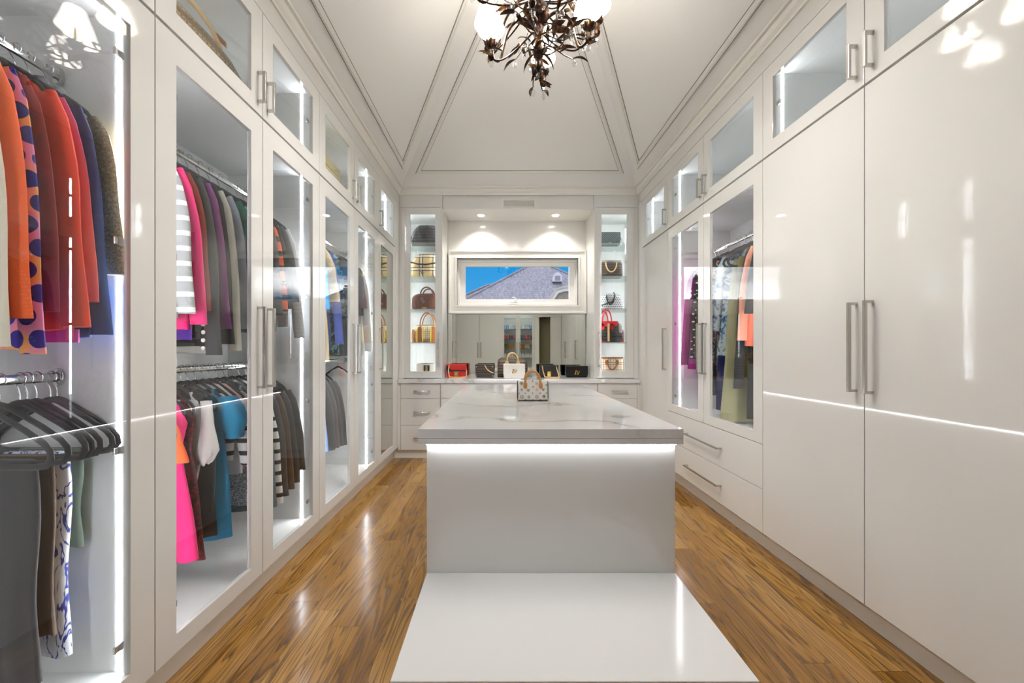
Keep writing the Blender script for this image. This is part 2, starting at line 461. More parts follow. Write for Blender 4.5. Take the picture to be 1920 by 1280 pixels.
# ------------------------------------------------------------------ wardrobes
DEP = .60
def side_builder(XF, s):
    def sb(mb, d0, d1, y0, y1, z0, z1): return mb.box(XF+s*d0, XF+s*d1, y0, y1, z0, z1)
    def mp(u, v, w_): return (XF+s*w_, u, v)
    return sb, mp
def bar_handle(mp, y, z0, z1, off=.034, t_=.006):
    return MB().tube([mp(y, z0, -.0005), mp(y, z0, -off), mp(y, z1, -off), mp(y, z1, -.0005)], t_, 4, rot=(0, 1, 0))
def carcass(root, sb, y0, y1, z0, z1, led, strip_z=None, led_mat='led'):
    T = .018
    part('side_panel', sb(MB(), .022, DEP, y0+.001, y0+T, z0, z1), M['inside'], root, 0)
    part('side_panel', sb(MB(), .022, DEP, y1-T, y1-.001, z0, z1), M['inside'], root, 0)
    part('back_panel', sb(MB(), DEP-.012, DEP, y0+T, y1-T, z0+T, z1-T), M['inside'], root, 0)
    part('bottom_panel', sb(MB(), .022, DEP, y0+T, y1-T, z0, z0+T), M['inside'], root, 0)
    part('top_panel', sb(MB(), .022, DEP, y0+T, y1-T, z1-T, z1), M['inside'], root, 0)
    if led:
        a, b = (z0+T+.004, z1-T-.004)
        part('light_strip', sb(MB(), .100, .113, y1-T-.0015, y1-T, a, b), M[led_mat], root, 0)
        part('light_strip', sb(MB(), .100, .113, y0+T, y0+T+.0015, a, b), M[led_mat], root, 0)  # extra near-end strip, unseen behind the stile, added for more even light
def door(root, sb, mp, y0, y1, z0, z1, glazed, handle, hinge, hz=(1.07, 1.46), rails=(.07, .105), stile=.083, pane='glass', hinges=(.30, .93, 1.6, 2.2)):
    g = .0018
    if glazed:
        o = (y0+g, y1-g, z0, z1); i = (y0+stile, y1-stile, z0+rails[0], z1-rails[1])
        d = part('door', MB().ring(o, i, 0, .021, mp), M['lacquer'], root, 0, .0012)
        part('glass_pane', sb(MB(), .007, .012, i[0]-.004, i[1]+.004, i[2]-.004, i[3]+.004), M[pane], d, 0)
        if pane == 'glass':
            for z in hinges:
                yy = (i[1]-.004) if hinge == 'far' else (i[0]+.004)
                sgn = -1 if hinge == 'far' else 1
                part('hinge', sb(MB(), .021, .029, yy-sgn*.006, yy+sgn*.024, z-.012, z+.012), M['chrome'], d, 0, .003)
    else:
        d = part('door', sb(MB(), 0, .021, y0+g, y1-g, z0, z1), M['lacquer'], root, 0, .0012)
    if handle is not None:
        hy = y0+.036 if handle == 'near' else y1-.036
        part('handle', bar_handle(mp, hy, *hz), M['nickel'], d, 0, .0008)
    return d
def rod(root, mp, y0, y1, z, d=.305):
    r = part('hanging_rod', MB().tube([mp(y0+.02, z, d), mp(y1-.02, z, d)], (.008, .015), 12, rot=(0, 0, 1)), M['chrome'], root, 50)
    for yy, sg in ((y0+.018, 1), (y1-.018, -1)):
        part('rod_bracket', MB().prism([(math.cos(a)*.016, math.sin(a)*.03) for a in [k*PI/6 for k in range(12)]], yy, yy+sg*.014, lambda u, v, w_: mp(w_, z+v, d+u)), M['chrome'], r, 40)
def unit(side, y0, y1, doors, label, zlo=ZD0, zhi=ZD1, inside=True, rods=(), upper=False, drawers=(), cat='wardrobe', name=None):
    XF, s = (XL, -1) if side == 'L' else (XR, 1)
    sb, mp = side_builder(XF, s)
    root = thing(name or ('upper_cabinet' if upper else 'wardrobe'), label, cat, (XF+s*.3, (y0+y1)/2, ZU0 if upper else 0))
    if inside:
        bz = drawers[-1][1]+.004 if drawers else zlo
        carcass(root, sb, y0, y1, bz, zhi+.001, True, led_mat='led_up' if upper else 'led')
    for (a, b, gl, hd, hg) in doors:
        if upper: door(root, sb, mp, a, b, zlo, zhi, gl, hd, hg, (2.475, 2.615), (.075, .085), hinges=(2.70,))
        else: door(root, sb, mp, a, b, (drawers[-1][1]+.004 if drawers else zlo), zhi, gl == 'glass' or gl == 'mirror', hd, hg,
                   pane=gl if gl in ('glass', 'mirror') else 'glass', hinges=(.83, 1.5, 2.2) if drawers else (.30, .93, 1.6, 2.2))
    for (za, zb) in drawers:
        dr = part('drawer', sb(MB(), 0, .021, y0+.0018, y1-.0018, za, zb), M['lacquer'], root, 0, .0012)
        part('drawer_box', sb(MB(), .022, .5, y0+.02, y1-.02, za+.01, zb-.01), M['inside'], dr, 0)
        zc = (za+zb)/2; yc = (y0+y1)/2+.022
        hb = MB().tube([mp(yc-.235, zc, -.0005), mp(yc-.235, zc, -.034), mp(yc+.235, zc, -.034), mp(yc+.235, zc, -.0005)], .006, 4, rot=(0, 0, 1))
        part('handle', hb, M['nickel'], dr, 0, .0008)
    for z in rods: rod(root, mp, y0, y1, z)
    return root
LY = [-.40, .125, .69, 1.255, 1.82, 2.385, 2.95, 3.515, 4.08]
RODZ, RODX = 2.18, XL-.305
G = 'glass'
unit('L', LY[0], LY[1], [(LY[0], LY[1], 'solid', 'far', 'near')], 'plain white wardrobe on the left beside the front wall', inside=False)
unit('L', LY[1], LY[3], [(LY[1], LY[2], G, 'far', 'near'), (LY[2], LY[3], G, 'near', 'far')], 'glass-fronted white wardrobe holding the orange and red jackets, nearest on the left', rods=(2.18, 1.16))
unit('L', LY[3], LY[5], [(LY[3], LY[4], G, 'far', 'near'), (LY[4], LY[5], G, 'near', 'far')], 'glass-fronted white wardrobe holding the hot pink coat and pink dress', rods=(2.17, 1.16))
unit('L', LY[5], LY[7], [(LY[5], LY[6], G, 'far', 'near'), (LY[6], LY[7], G, 'near', 'far')], 'glass-fronted white wardrobe holding blue denim and beige clothes, farthest of the glazed ones', rods=(2.18, 1.16))
unit('L', LY[7], LY[8], [(LY[7], LY[8], 'mirror', 'near', 'far')], 'narrow white wardrobe with a mirrored door in the left back corner', inside=False)
U = dict(zlo=ZU0, zhi=ZU1, upper=True, cat='cabinet')
unit('L', LY[0], LY[1], [(LY[0], LY[1], True, None, 'near')], 'small glazed white upper cabinet above the plain left wardrobe', **U)
unit('L', LY[1], LY[3], [(LY[1], LY[2], True, 'far', 'near'), (LY[2], LY[3], True, 'near', 'far')], 'glazed white upper cabinet above the orange and red jackets', **U)
unit('L', LY[3], LY[5], [(LY[3], LY[4], True, 'far', 'near'), (LY[4], LY[5], True, 'near', 'far')], 'glazed white upper cabinet with the brown duffel bag inside', **U)
unit('L', LY[5], LY[7], [(LY[5], LY[6], True, 'far', 'near'), (LY[6], LY[7], True, 'near', 'far')], 'glazed white upper cabinet with the pale yellow box inside', **U)
unit('L', LY[7], LY[8], [(LY[7], LY[8], True, 'near', 'far')], 'small glazed white upper cabinet above the mirrored wardrobe door', **U)
RY = [-.40, -.273, .348, .97, 1.593, 2.214, 2.86, 3.48, 4.10]
unit('R', RY[0], RY[1], [(RY[0], RY[1], 'solid', None, 'near')], 'slim plain white cupboard on the right beside the front wall', inside=False)
unit('R', RY[1], RY[3], [(RY[1], RY[2], 'solid', 'far', 'near'), (RY[2], RY[3], 'solid', 'near', 'far')], 'plain white double-door wardrobe on the right, behind the bench end', inside=False)
unit('R', RY[3], RY[5], [(RY[3], RY[4], 'solid', 'far', 'near'), (RY[4], RY[5], 'solid', 'near', 'far')], 'plain white double-door wardrobe on the right, next to the drawers', inside=False)
unit('R', RY[5], RY[7], [(RY[5], RY[6], G, 'far', 'near'), (RY[6], RY[7], G, 'near', 'far')], 'white wardrobe with short glass doors over two wide drawers', rods=(2.13,), drawers=((.135, .400), (.404, .675)))
unit('R', RY[7], RY[8], [(RY[7], RY[8], 'solid', 'near', 'far')], 'narrow plain white wardrobe in the right back corner', inside=False)
unit('R', RY[0], RY[1], [(RY[0], RY[1], False, None, 'near')], 'slim blank white upper cupboard on the right beside the front wall', **{**U, 'inside': False})
unit('R', RY[1], RY[3], [(RY[1], RY[2], True, 'far', 'near'), (RY[2], RY[3], True, 'near', 'far')], 'empty glazed white upper cabinet on the right, above the wardrobe by the bench end', **U)
unit('R', RY[3], RY[5], [(RY[3], RY[4], True, 'far', 'near'), (RY[4], RY[5], True, 'near', 'far')], 'empty glazed white upper cabinet over the plain doors next to the drawers', **U)
unit('R', RY[5], RY[7], [(RY[5], RY[6], True, 'far', 'near'), (RY[6], RY[7], True, 'near', 'far')], 'empty glazed white upper cabinet over the short glass doors', **U)
unit('R', RY[7], RY[8], [(RY[7], RY[8], True, 'near', 'far')], 'small empty glazed white upper cabinet in the right back corner', **U)

# ------------------------------------------------------------------ back wall joinery
def bmp(u, v, w_): return (u, YB+w_, v)        # w = depth behind the display cabinet face
def display(x0, x1, px0, px1, dx0, dx1, handle_x, label, strip_x):
    root = thing('display_cabinet', label, 'cabinet', ((x0+x1)/2, YB+.2, .92))
    T = .018; z0, z1, DB = .922, 2.925, .428
    part('side_panel', MB().box(x0, x0+T, YB+.001, YB+DB, z0, z1), M['lacquer_side'], root, 0)
    part('side_panel', MB().box(x1-T, x1, YB+.001, YB+DB, z0, z1), M['lacquer_side'], root, 0)
    part('back_panel', MB().box(x0+T, x1-T, YB+DB-.012, YB+DB, z0, z1), M['inside'], root, 0)
    part('bottom_panel', MB().box(x0+T, x1-T, YB+.022, YB+DB-.012, z0, z0+.04), M['inside'], root, 0)
    part('top_panel', MB().box(x0+T, x1-T, YB+.022, YB+DB-.012, z1-.06, z1), M['inside'], root, 0)
    d = part('door', MB().ring((dx0, dx1, .934, 2.917), (px0, px1, 1.007, 2.842), 0, .021, bmp), M['lacquer'], root, 0, .0012)
    part('glass_pane', MB().box(px0-.004, px1+.004, YB+.008, YB+.012, 1.003, 2.846), M['glass'], d, 0)
    part('handle', MB().tube([bmp(handle_x, 1.07, -.0005), bmp(handle_x, 1.07, -.03), bmp(handle_x, 1.46, -.03), bmp(handle_x, 1.46, -.0005)], .005, 4, rot=(1, 0, 0)), M['nickel'], d, 0)
    f0, f1 = (x0, dx0-.002) if dx0-x0 > x1-dx1 else (dx1+.002, x1)
    part('filler', MB().box(f0, f1, YB, YB+.02, z0, 2.917), M['lacquer'], root, 0, .001)
    for z in (2.522, 2.127, 1.742, 1.347):
        part('glass_shelf', MB().box(x0+T+.001, x1-T-.001, YB+.03, YB+DB-.013, z-.008, z), M['shelfglass'], root, 0)
    part('light_strip', MB().box(strip_x-.006, strip_x+.006, YB+.045, YB+.052, z0+.05, z1-.07), M['led_dim'], root, 0)
    part('light_strip', MB().box(x0+x1-strip_x-.006, x0+x1-strip_x+.006, YB+.045, YB+.052, z0+.05, z1-.07), M['led_dim'], root, 0)
    return root
display(-1.199, -.695, -1.07, -.778, -1.152, -.697, -.733, 'tall glazed display cabinet with five handbags, left of the window', -1.165)
display(1.078, 1.591, 1.163, 1.462, 1.088, 1.541, 1.125, 'tall glazed display cabinet with five handbags, right of the window', 1.565)
smesh('trim_6', MB().box(XL, -.692, YB, YB+.02, 2.921, ZT+.02), M['lacquer'], 0, .0015, 'white board above the left display cabinet')
smesh('trim_7', MB().box(1.074, XR, YB, YB+.02, 2.921, ZT+.02), M['lacquer'], 0, .0015, 'white board above the right display cabinet')
smesh('trim_8', MB().box(-.69, 1.072, YB+.012, YB+.035, 2.905, ZT+.02), M['lacquer'], 0, .0015, 'recessed white board above the window niche')
smesh('trim_9', MB().box(-.695, 1.078, YB+.03, 4.67, 2.915, 2.945), M['lacquer_side'], 0, 0, 'soffit of the window niche')
# air vent on the board
vx0, vx1, vz0, vz1 = .012, .386, 2.925, 3.018
vent = thing('air_vent', 'white slatted air vent in the board above the window niche', 'vent', ((vx0+vx1)/2, YB+.012, vz0))
part('frame', MB().ring((vx0, vx1, vz0, vz1), (vx0+.006, vx1-.006, vz0+.006, vz1-.006), .004, .012, bmp), M['trim'], vent, 0)
part('backing', MB().box(vx0+.004, vx1-.004, YB+.010, YB+.0115, vz0+.004, vz1-.004), M['gap'], vent, 0)
for k in range(6):
    z = vz0+.013+k*.0135
    part('slat', MB().box(vx0+.006, vx1-.006, YB+.003, YB+.0095, z-.0042, z+.0042), M['trim'], vent, 0)
# downlights in the soffit
for px_, lb in ((-.255, 'left round recessed downlight in the niche soffit over the window'), (.66, 'right round recessed downlight in the niche soffit over the window')):
    dl = thing('downlight', lb, 'ceiling light', (px_, 4.46, 2.915))
    part('trim_ring', MB().lathe([(.042, 0), (.062, 0), (.062, -.004), (.056, -.007), (.042, -.005)], 24, (px_, 4.46, 2.915), closed=True), M['frame'], dl)
    part('lens', MB().lathe([(.0415, -.002), (.0415, -.004)], 24, (px_, 4.46, 2.915)), M['lens'], dl)
    ld = bpy.data.lights.new('downlight_lamp', 'SPOT'); ld.energy = 36; ld.spot_size = 2.2; ld.spot_blend = 1.0; ld.shadow_soft_size = .03; ld.color = (1, .97, .92)
    lo = bpy.data.objects.new('lamp', ld); COL.objects.link(lo); lo.parent = dl; lo.location = (0, 0, -.02)
# window
win = struct('window_1', (.2, 4.66, 1.73))
def wring(o, i, y0, y1, name, mat='frame', bevel=.002):
    return part(name, MB().ring(o, i, y0, y1, mpb), M[mat], win, 0, bevel)
CO = (-.672, 1.069, 1.723, 2.519)
c1 = (CO[0]+.10, CO[1]-.10, CO[2]+.10, CO[3]-.10)
wring(CO, c1, 4.600, 4.668, 'casing', 'trim', .004)
wring((CO[0]-.004, CO[1]+.004, CO[2]-.004, CO[3]+.004), (CO[0]+.02, CO[1]-.02, CO[2]+.02, CO[3]-.02), 4.588, 4.64, 'casing_bead', 'trim', .003)
wring((c1[0]-.022, c1[1]+.022, c1[2]-.022, c1[3]+.022), c1, 4.592, 4.64, 'inner_bead', 'trim', .003)
c2 = (c1[0]+.014, c1[1]-.014, c1[2]+.014, c1[3]-.014)
wring(c1, c2, 4.64, 4.70, 'stop', 'frame')
c3 = (c2[0]+.02, c2[1]-.02, c2[2]+.016, c2[3]-.016)
wring((c2[0]-.002, c2[1]+.002, c2[2]-.002, c2[3]+.002), c3, 4.668, 4.74, 'sash_frame', 'frame')
GX0, GX1, GZ0, GZ1 = -.472, .870, 1.913, 2.338
wring((c3[0]-.002, c3[1]+.002, c3[2]-.002, c3[3]+.002), (GX0, GX1, GZ0, GZ1), 4.69, 4.735, 'sash', 'frame')
part('glass_pane', MB().box(GX0-.005, GX1+.005, 4.712, 4.717, GZ0-.005, GZ1+.005), M['glass'], win, 0)
wring((WX0-.002, WX1+.002, WZ0-.002, WZ1+.002), (c2[0]-.004, c2[1]+.004, c2[2]-.004, c2[3]+.004), 4.70, OB+.02, 'outer_jamb', 'trim', 0)
mb = MB().box(.10, .215, 4.645, 4.668, 1.862, 1.876)
part('crank_base', mb, M['frame'], win, 0, .003)
part('crank_handle', MB().tube([(.155, 4.65, 1.872), (.19, 4.632, 1.885), (.185, 4.628, 1.91), (.15, 4.63, 1.925), (.135, 4.625, 1.928)], (.006, .007), 8), M['frame'], win)
# mirror panel under the window
mr = thing('mirror_panel', 'wide mirror below the window, standing on the marble counter', 'mirror', (.2, 4.655, .925))
part('mirror_sheet', MB().box(-.69, 1.074, 4.652, 4.664, .922, 1.726), M['mirror'], mr, 0)
# counter
mb = MB().box(-1.195, 1.588, 4.166, 4.663, .876, .921)
tag(part('marble_counter', mb, M['marble'], None, 0, .002), 'long marble counter with grey veins under the window and the handbags', 'counter')
# base drawers
bk = [(-1.168, -.712, 'white three-drawer base cabinet in the left corner under the marble counter'),
      (-.708, .198, 'wide white three-drawer base cabinet under the counter, behind the island on the left'),
      (.202, 1.103, 'wide white three-drawer base cabinet under the counter, behind the island on the right'),
      (1.107, 1.562, 'white three-drawer base cabinet in the right corner under the marble counter')]
YD = 4.188
for x0, x1, lb in bk:
    root = thing('drawer_cabinet', lb, 'cabinet', ((x0+x1)/2, YD+.2, 0))
    part('body', MB().box(x0+.001, x1-.001, YD+.022, 4.65, .10, .874), M['inside'], root, 0)
    for z0, z1 in ((.102, .386), (.390, .694), (.698, .873)):
        dr = part('drawer', MB().box(x0+.0015, x1-.0015, YD, YD+.021, z0, z1), M['lacquer'], root, 0, .0012)
        xc, zc = (x0+x1)/2+.02, (z0+z1)/2
        f = lambda u, v, w_: (u, YD+w_, v)
        part('handle', MB().tube([f(xc-.085, zc, -.0005), f(xc-.085, zc, -.03), f(xc+.085, zc, -.03), f(xc+.085, zc, -.0005)], .006, 4, rot=(0, 0, 1)), M['chrome'], dr, 0)
smesh('trim_10', MB().box(XL, -1.170, YD, YD+.02, .10, .875), M['lacquer'], 0, 0, 'narrow white filler beside the left corner drawers')
smesh('trim_11', MB().box(1.564, XR, YD, YD+.02, .10, .875), M['lacquer'], 0, 0, 'narrow white filler beside the right corner drawers')

# ------------------------------------------------------------------ front wall behind the camera (seen in the mirror)
def fmp(u, v, w_): return (u, YF-w_, v)
fr = thing('front_wardrobe', 'plain white double-door wardrobe on the front wall, seen in the mirror', 'wardrobe', (-.6, YF-.3, 0))
for a, b, hx in ((-1.198, -.60, -.64), (-.598, 0, -.555)):
    d = part('door', MB().box(a+.002, b-.002, YF-.021, YF, ZD0, ZU1), M['lacquer'], fr, 0, .0012)
    part('handle', MB().tube([fmp(hx, 1.07, .0), fmp(hx, 1.07, -.034), fmp(hx, 1.46, -.034), fmp(hx, 1.46, 0)], .006, 4, rot=(1, 0, 0)), M['nickel'], d, 0)
sc = thing('shoe_cabinet', 'white glass-door shoe cabinet on the front wall, seen in the mirror', 'cabinet', (.435, YF-.2, 0))
for a, b, hx in ((0.002, .434, .40), (.436, .868, .47)):
    d = part('door', MB().ring((a+.002, b-.002, ZD0, ZU1), (a+.06, b-.06, ZD0+.07, ZU1-.5), 0, .021, fmp), M['lacquer'], sc, 0, .0012)
    part('glass_pane', MB().box(a+.056, b-.056, YF-.012, YF-.008, ZD0+.066, ZU1-.496), M['glass'], d, 0)
    part('handle', MB().tube([fmp(hx, 1.07, .0), fmp(hx, 1.07, -.034), fmp(hx, 1.46, -.034), fmp(hx, 1.46, 0)], .006, 4, rot=(1, 0, 0)), M['nickel'], d, 0)
part('back_panel', MB().box(.01, .86, YF-.36, YF-.345, ZD0, ZU1), M['inside'], sc, 0)
for a in (.002, .852): part('side_panel', MB().box(a, a+.016, YF-.345, YF-.023, ZD0, ZU1), M['inside'], sc, 0)
SHZ = (.15, .45, .75, 1.05, 1.30, 1.55, 1.82, 2.12)
for z in SHZ: part('glass_shelf', MB().box(.02, .85, YF-.342, YF-.03, z-.008, z), M['shelfglass'], sc, 0)
part('light_strip', MB().box(.02, .85, YF-.05, YF-.04, 2.40, 2.408), M['led_dim'], sc, 0)
smesh('wall_front_pier', MB().box(.87, XR, YF-.04, YF-.02, 2.15, 3.05), M['lacquer'], 0, 0, 'white wall above the doorway on the front wall')
dd = struct('door_1', (1.0, YF-.3, 0))
part('door_leaf', MB().box(1.30, 1.59, YF-.055, YF-.015, .005, 2.148), M['lacquer'], dd, 0)
part('door_frame', MB().box(.872, 1.0, YF-.05, YF-.01, 0, 2.148), M['trim'], dd, 0)
smesh('wall_front_passage', MB().box(.87, 1.40, -.80, -.78, 0, 2.148), plain('olive_paint', '#8f8a6e', .7), 0, 0, 'olive wall beyond the doorway on the front wall')
smesh('trim_12', MB().box(XL, .87, YF-.021, YF, ZU1+.003, ZT+.02), M['lacquer'], 0, 0, 'white frieze board on the front wall')

# ------------------------------------------------------------------ island, counter top and bench
BX0, BX1, BY0, BY1 = -.315, .727, 1.522, 3.43
isl = thing('island', 'white gloss island with lit edge in the middle of the floor', 'island', (.205, 2.48, 0))
part('front_panel', MB().box(BX0, BX1, BY0, BY0+.02, .0, .862), M['bench'], isl, 0, .0015)
part('body', MB().box(BX0+.002, BX1-.002, BY0+.021, BY1-.021, 0, .862), M['lacquer'], isl, 0, .0015)
part('back_panel', MB().box(BX0, BX1, BY1-.02, BY1, 0, .862), M['lacquer'], isl, 0, .0015)
TX0, TX1, TY0, TY1 = -.347, .749, 1.494, 3.46
for a in ((BX0, BX1, BY0-.011, BY0-.002), (BX0, BX1, BY1+.002, BY1+.011)):
    part('light_strip', MB().box(*a, .8575, .8625), M['led_island'], isl, 0)
for a in ((BX0-.011, BX0-.002), (BX1+.002, BX1+.011)):
    part('light_strip', MB().box(*a, BY0, BY1, .8575, .8625), M['led_island'], isl, 0)
ct = thing('marble_countertop', 'thick white marble slab top on the island under the small handbag', 'countertop', (.2, 2.48, .863))
part('slab', MB().box(TX0, TX1, TY0, TY1, .8885, .927), M['marble'], ct, 0, .002)
part('build_up_edge', MB().box(TX0, TX1, TY0+.001, TY1-.001, .8635, .8875), M['marble'], ct, 0, .0015)
bn = thing('bench', 'low white gloss bench running out from the foot of the island', 'bench', (.205, 1.27, 0))
part('seat', MB().box(BX0, BX1, 1.022, BY0-.001, .30, .318), M['bench'], bn, 0, .0015)
part('base', MB().box(BX0+.001, BX1-.001, 1.04, BY0-.002, 0, .2995), M['bench'], bn, 0)
# ------------------------------------------------------------------ hangers and clothes
def hanger_meshes():
    hook = MB(); pts = []
    for k in range(11):
        a = math.radians(-30+k*24); pts.append((.019*math.cos(a), 0, .002+.019*math.sin(a)))
    pts = pts[::1]
    pts = [(p[0]*1.0, 0, p[2]) for p in pts]
    pts.append((-.004, 0, -.030)) ; pts.append((0, 0, -.045)); pts.append((0, 0, -.078))
    hook.tube(pts, .0022, 6, rot=(0, 1, 0))
    body = MB()
    half = [(.0, -.072), (.022, -.078), (.07, -.105), (.13, -.140), (.185, -.178), (.203, -.200), (.206, -.222), (.192, -.242), (.16, -.247), (.08, -.247)]
    path = [(x, 0, z) for x, z in half] + [(-x, 0, z) for x, z in half[::-1][:-1]]
    body.tube(path, (.0095, .005), 8, closed=True, rot=(0, 1, 0))
    return hook.mesh('hook', M['chrome'], 60), body.mesh('hanger_frame', M['black'], 60)
HOOK, HFR = hanger_meshes()
def hanger(x, y, z, label, group, rz=0, sc=(1, 1, 1)):
    h = thing('clothes_hanger', label, 'hanger', (x, y, z), group, rz)
    shared('hook', HOOK, h); shared('hanger_frame', HFR, h, scale=sc); return h
def sgn_pow(v, p): return math.copysign(abs(v)**p, v)
def body_rings(prof, rg, folds, n=28):
    """prof: (z, halfwidth, halfthick, xoffset)"""
    zt, zb = prof[0][0], prof[-1][0]; R = []
    ph = [rg.random()*6.28 for _ in range(4)]
    for z, w_, th, xo in prof:
        k = (zt-z)/(zt-zb)
        r = []
        for j in range(n):
            a = 2*PI*j/n
            u = sgn_pow(math.cos(a), .8); v = sgn_pow(math.sin(a), .75)
            f = folds*k*(math.sin(u*7+ph[0]+k*1.2)+.6*math.sin(u*13+ph[1]-k)+.4*math.sin(u*4+ph[2]))
            wob = 1+.02*math.sin(9*k+ph[3])
            r.append((xo+u*w_*wob, v*th*(1+.25*math.sin(u*9+ph[1])*k)+f, z + (.004*math.sin(u*5+ph[2]) if z == zb else 0)))
        R.append(r)
    return R
def lerp(a, b, t_): return a+(b-a)*t_
def top_profile(w_, hem, th, wh, drop=.10):
    P = [(-.083, .045, .016, 0), (-.097, .065, .020, 0), (-.118, w_*.55, th*.8, 0), (-.145, w_*.76, th*.9, 0), (-.185, w_*.92, th, 0), (-.24, w_, th, 0)]
    for k in range(1, 10):
        t_ = k/9; P.append((lerp(-.24, hem, t_), lerp(w_, wh, t_**1.2), th*(1+.15*math.sin(t_*3)), 0))
    return P
def sleeve_mesh(sx, w_, cuff, r0, r1, th, rg, bend=.055, n=14):
    R = []; z0 = -.165
    p1, p2 = rg.random()*6, rg.random()*6
    for k in range(11):
        t_ = k/10
        z = lerp(z0, cuff, t_)
        cx = sx*(w_-.022+.034*math.sin(min(1, t_*2.2)*PI/2)+bend*t_)
        cyv = .004*math.sin(p1+4*t_)
        ru = lerp(r0, r1, t_**.7)*(1+.05*math.sin(11*t_+p2)); rv = th*lerp(1.0, .85, t_)
        if k == 0: ru *= .55; rv *= .7
        R.append([(cx+ru*math.cos(2*PI*j/n), cyv+rv*math.sin(2*PI*j/n)*(1+.12*math.sin(3*j+9*t_+p1)), z+(.012*math.cos(2*PI*j/n)*sx if k == 0 else 0)) for j in range(n)])
    return MB().loft(R)
seed_ = [11]
def garment(y, lab, cat, mat, hem, rodx=RODX, zr=RODZ, w_=.19, wh=None, th=.022, sleeve=None, smat=None, sr=(.046, .033), folds=.006, yaw=0, name=None, hang=True, hlab=None, xo=0, extra=None, group=None, kind='top', collar=None, strap=False, prof=None):
    seed_[0] += 1; rg = random.Random(seed_[0])
    th *= .86; folds *= .8
    if kind == 'top' and sleeve is not None: w_ *= .88; wh = (wh or w_)*1.0
    hem -= zr; mt = M[mat] if isinstance(mat, str) else mat
    g_ = thing(name or cat.replace(' ', '_'), lab, cat, (rodx+xo, y, zr), group, yaw)
    if kind == 'top': P = prof or top_profile(w_, hem, th, wh or w_)
    elif kind == 'trousers':
        wh = wh or w_
        P = [(-.236, w_*.92, th*.8, 0), (-.240, w_, th, 0)]+[(lerp(-.25, hem, k/8), lerp(w_, wh, k/8), th*(1+.1*math.sin(k)), .006*math.sin(k*.9)) for k in range(9)]
    elif kind == 'dress':
        P = [(-.135, w_*.62, th*.55, 0), (-.16, w_*.70, th*.7, 0), (-.22, w_*.86, th*.9, 0), (-.33, w_*.74, th, 0)]
        P += [(lerp(-.38, hem, k/8), lerp(w_*.78, wh or w_*1.1, k/8), th*(1+.25*k/8), 0) for k in range(9)]
    elif kind == 'skirt':
        P = [(-.19, w_*.70, th*.8, 0), (-.215, w_*.72, th, 0)]+[(lerp(-.22, hem, k/8), lerp(w_*.74, wh or w_*1.2, (k/8)**.8), th*(1+.25*k/8), 0) for k in range(9)]
    me = MB().loft(body_rings(P, rg, folds)).mesh('body', mt, 60)
    shared({'trousers': 'trouser_leg', 'skirt': 'skirt_panel', 'dress': 'dress_body'}.get(kind, 'garment_body'), me, g_)
    if sleeve is not None:
        for sx in (1, -1):
            sm = sleeve_mesh(sx, w_, sleeve-zr, sr[0], sr[1], th*.95, rg).mesh('sleeve', M[smat] if smat else mt, 60)
            shared('sleeve', sm, g_)
    if kind == 'dress':
        for sx in (1, -1):
            shared('strap', MB().tube([(sx*.085, 0, -.10), (sx*.095, .004, -.14), (sx*w_*.5, .003, -.19)], (.008, .004), 6).mesh('strap', mt, 60), g_)
    if collar:
        shared('collar', MB().tube([(.05*math.cos(a), .020*math.sin(a), -.082+.012*math.sin(a+1)) for a in [k*PI/6 for k in range(12)]], (.007, .013), 6, closed=True, rot=(0, 0, 1)).mesh('collar', M[collar], 60), g_)
    if extra: extra(g_, rg)
    if hang: hanger(rodx, y+(.002), zr, 'black velvet hanger carrying the '+(hlab or lab.split(',')[0]), 'black velvet hangers in use', yaw, (1, 1, 1) if kind == 'trousers' else (.70, .8, .80))
    return g_
# cloth materials
FB = dict(
 ivory='#e6dfd0', orange='#f2662a', darkred='#8f1d1c', scarlet='#e8401f', rose='#e2546a', navy='#2a2a63', hotpink='#f0267f', rust='#8a3320', charcoal='#3a393c',
 purple='#6d2a68', ink='#1f1f22', cream='#dcd9cd', paleblue='#b9c1d2', teal='#0f7a66', grey='#77777a', slate='#55565c', brown='#5a4636', moss='#5c6b5c', white='#e9e8e6',
 skyblue='#1b97c8', azure='#2b8fd0', beige='#d6c19a', denim='#4058a8', midnight='#202a3c', lightblue='#8fb2e8', pewter='#68686e', magenta='#b42a94', burgundy='#5b1632',
 olive='#7d7440', khaki='#a9a782', peach='#e79b7f', coral='#d86f52', cobalt='#2c3f8f', violet='#5b2fa0', blush='#e5b3aa', darkbrown='#4a3324', tealgrey='#4c6468', black='#161618')
for k_, v_ in FB.items(): M['f_'+k_] = fabric('cloth_'+k_, v_)
M['f_sheergold'] = blotch('cloth_gold_tweed', [(.35, C('#6c6155')), (.5, C('#8f8064')), (.65, C('#a99a78'))], 160, 0)
M['f_dots'] = dots('cloth_purple_spots', '#f0a05a', '#2c2483', .062, .40, '#e78ab8')
M['f_polka'] = dots('cloth_white_polka', '#17171a', '#e8e8e8', .034, .20)
M['f_greystripe'] = hstripes('cloth_grey_white_stripe', '#e9e9e8', '#9c9b9b', .062, .68)
M['f_bwstripe'] = hstripes('cloth_black_white_stripe', '#e9e8e4', '#1b1b1d', .062, .36)
M['f_orangestripe'] = hstripes('cloth_orange_black_stripe', '#2a2223', '#e0603a', .085, .62)
M['f_marbled'] = blotch('cloth_blue_white_marbled', [(.0, C('#e8ebf2')), (.41, C('#e8ebf2')), (.425, C('#27368f')), (.45, C('#27368f')), (.465, C('#e8ebf2')), (.535, C('#e8ebf2')), (.55, C('#2c3a96')), (.575, C('#2c3a96')), (.59, C('#e8ebf2')), (1, C('#e8ebf2'))], 11, .9, (1.8, 1, .45))
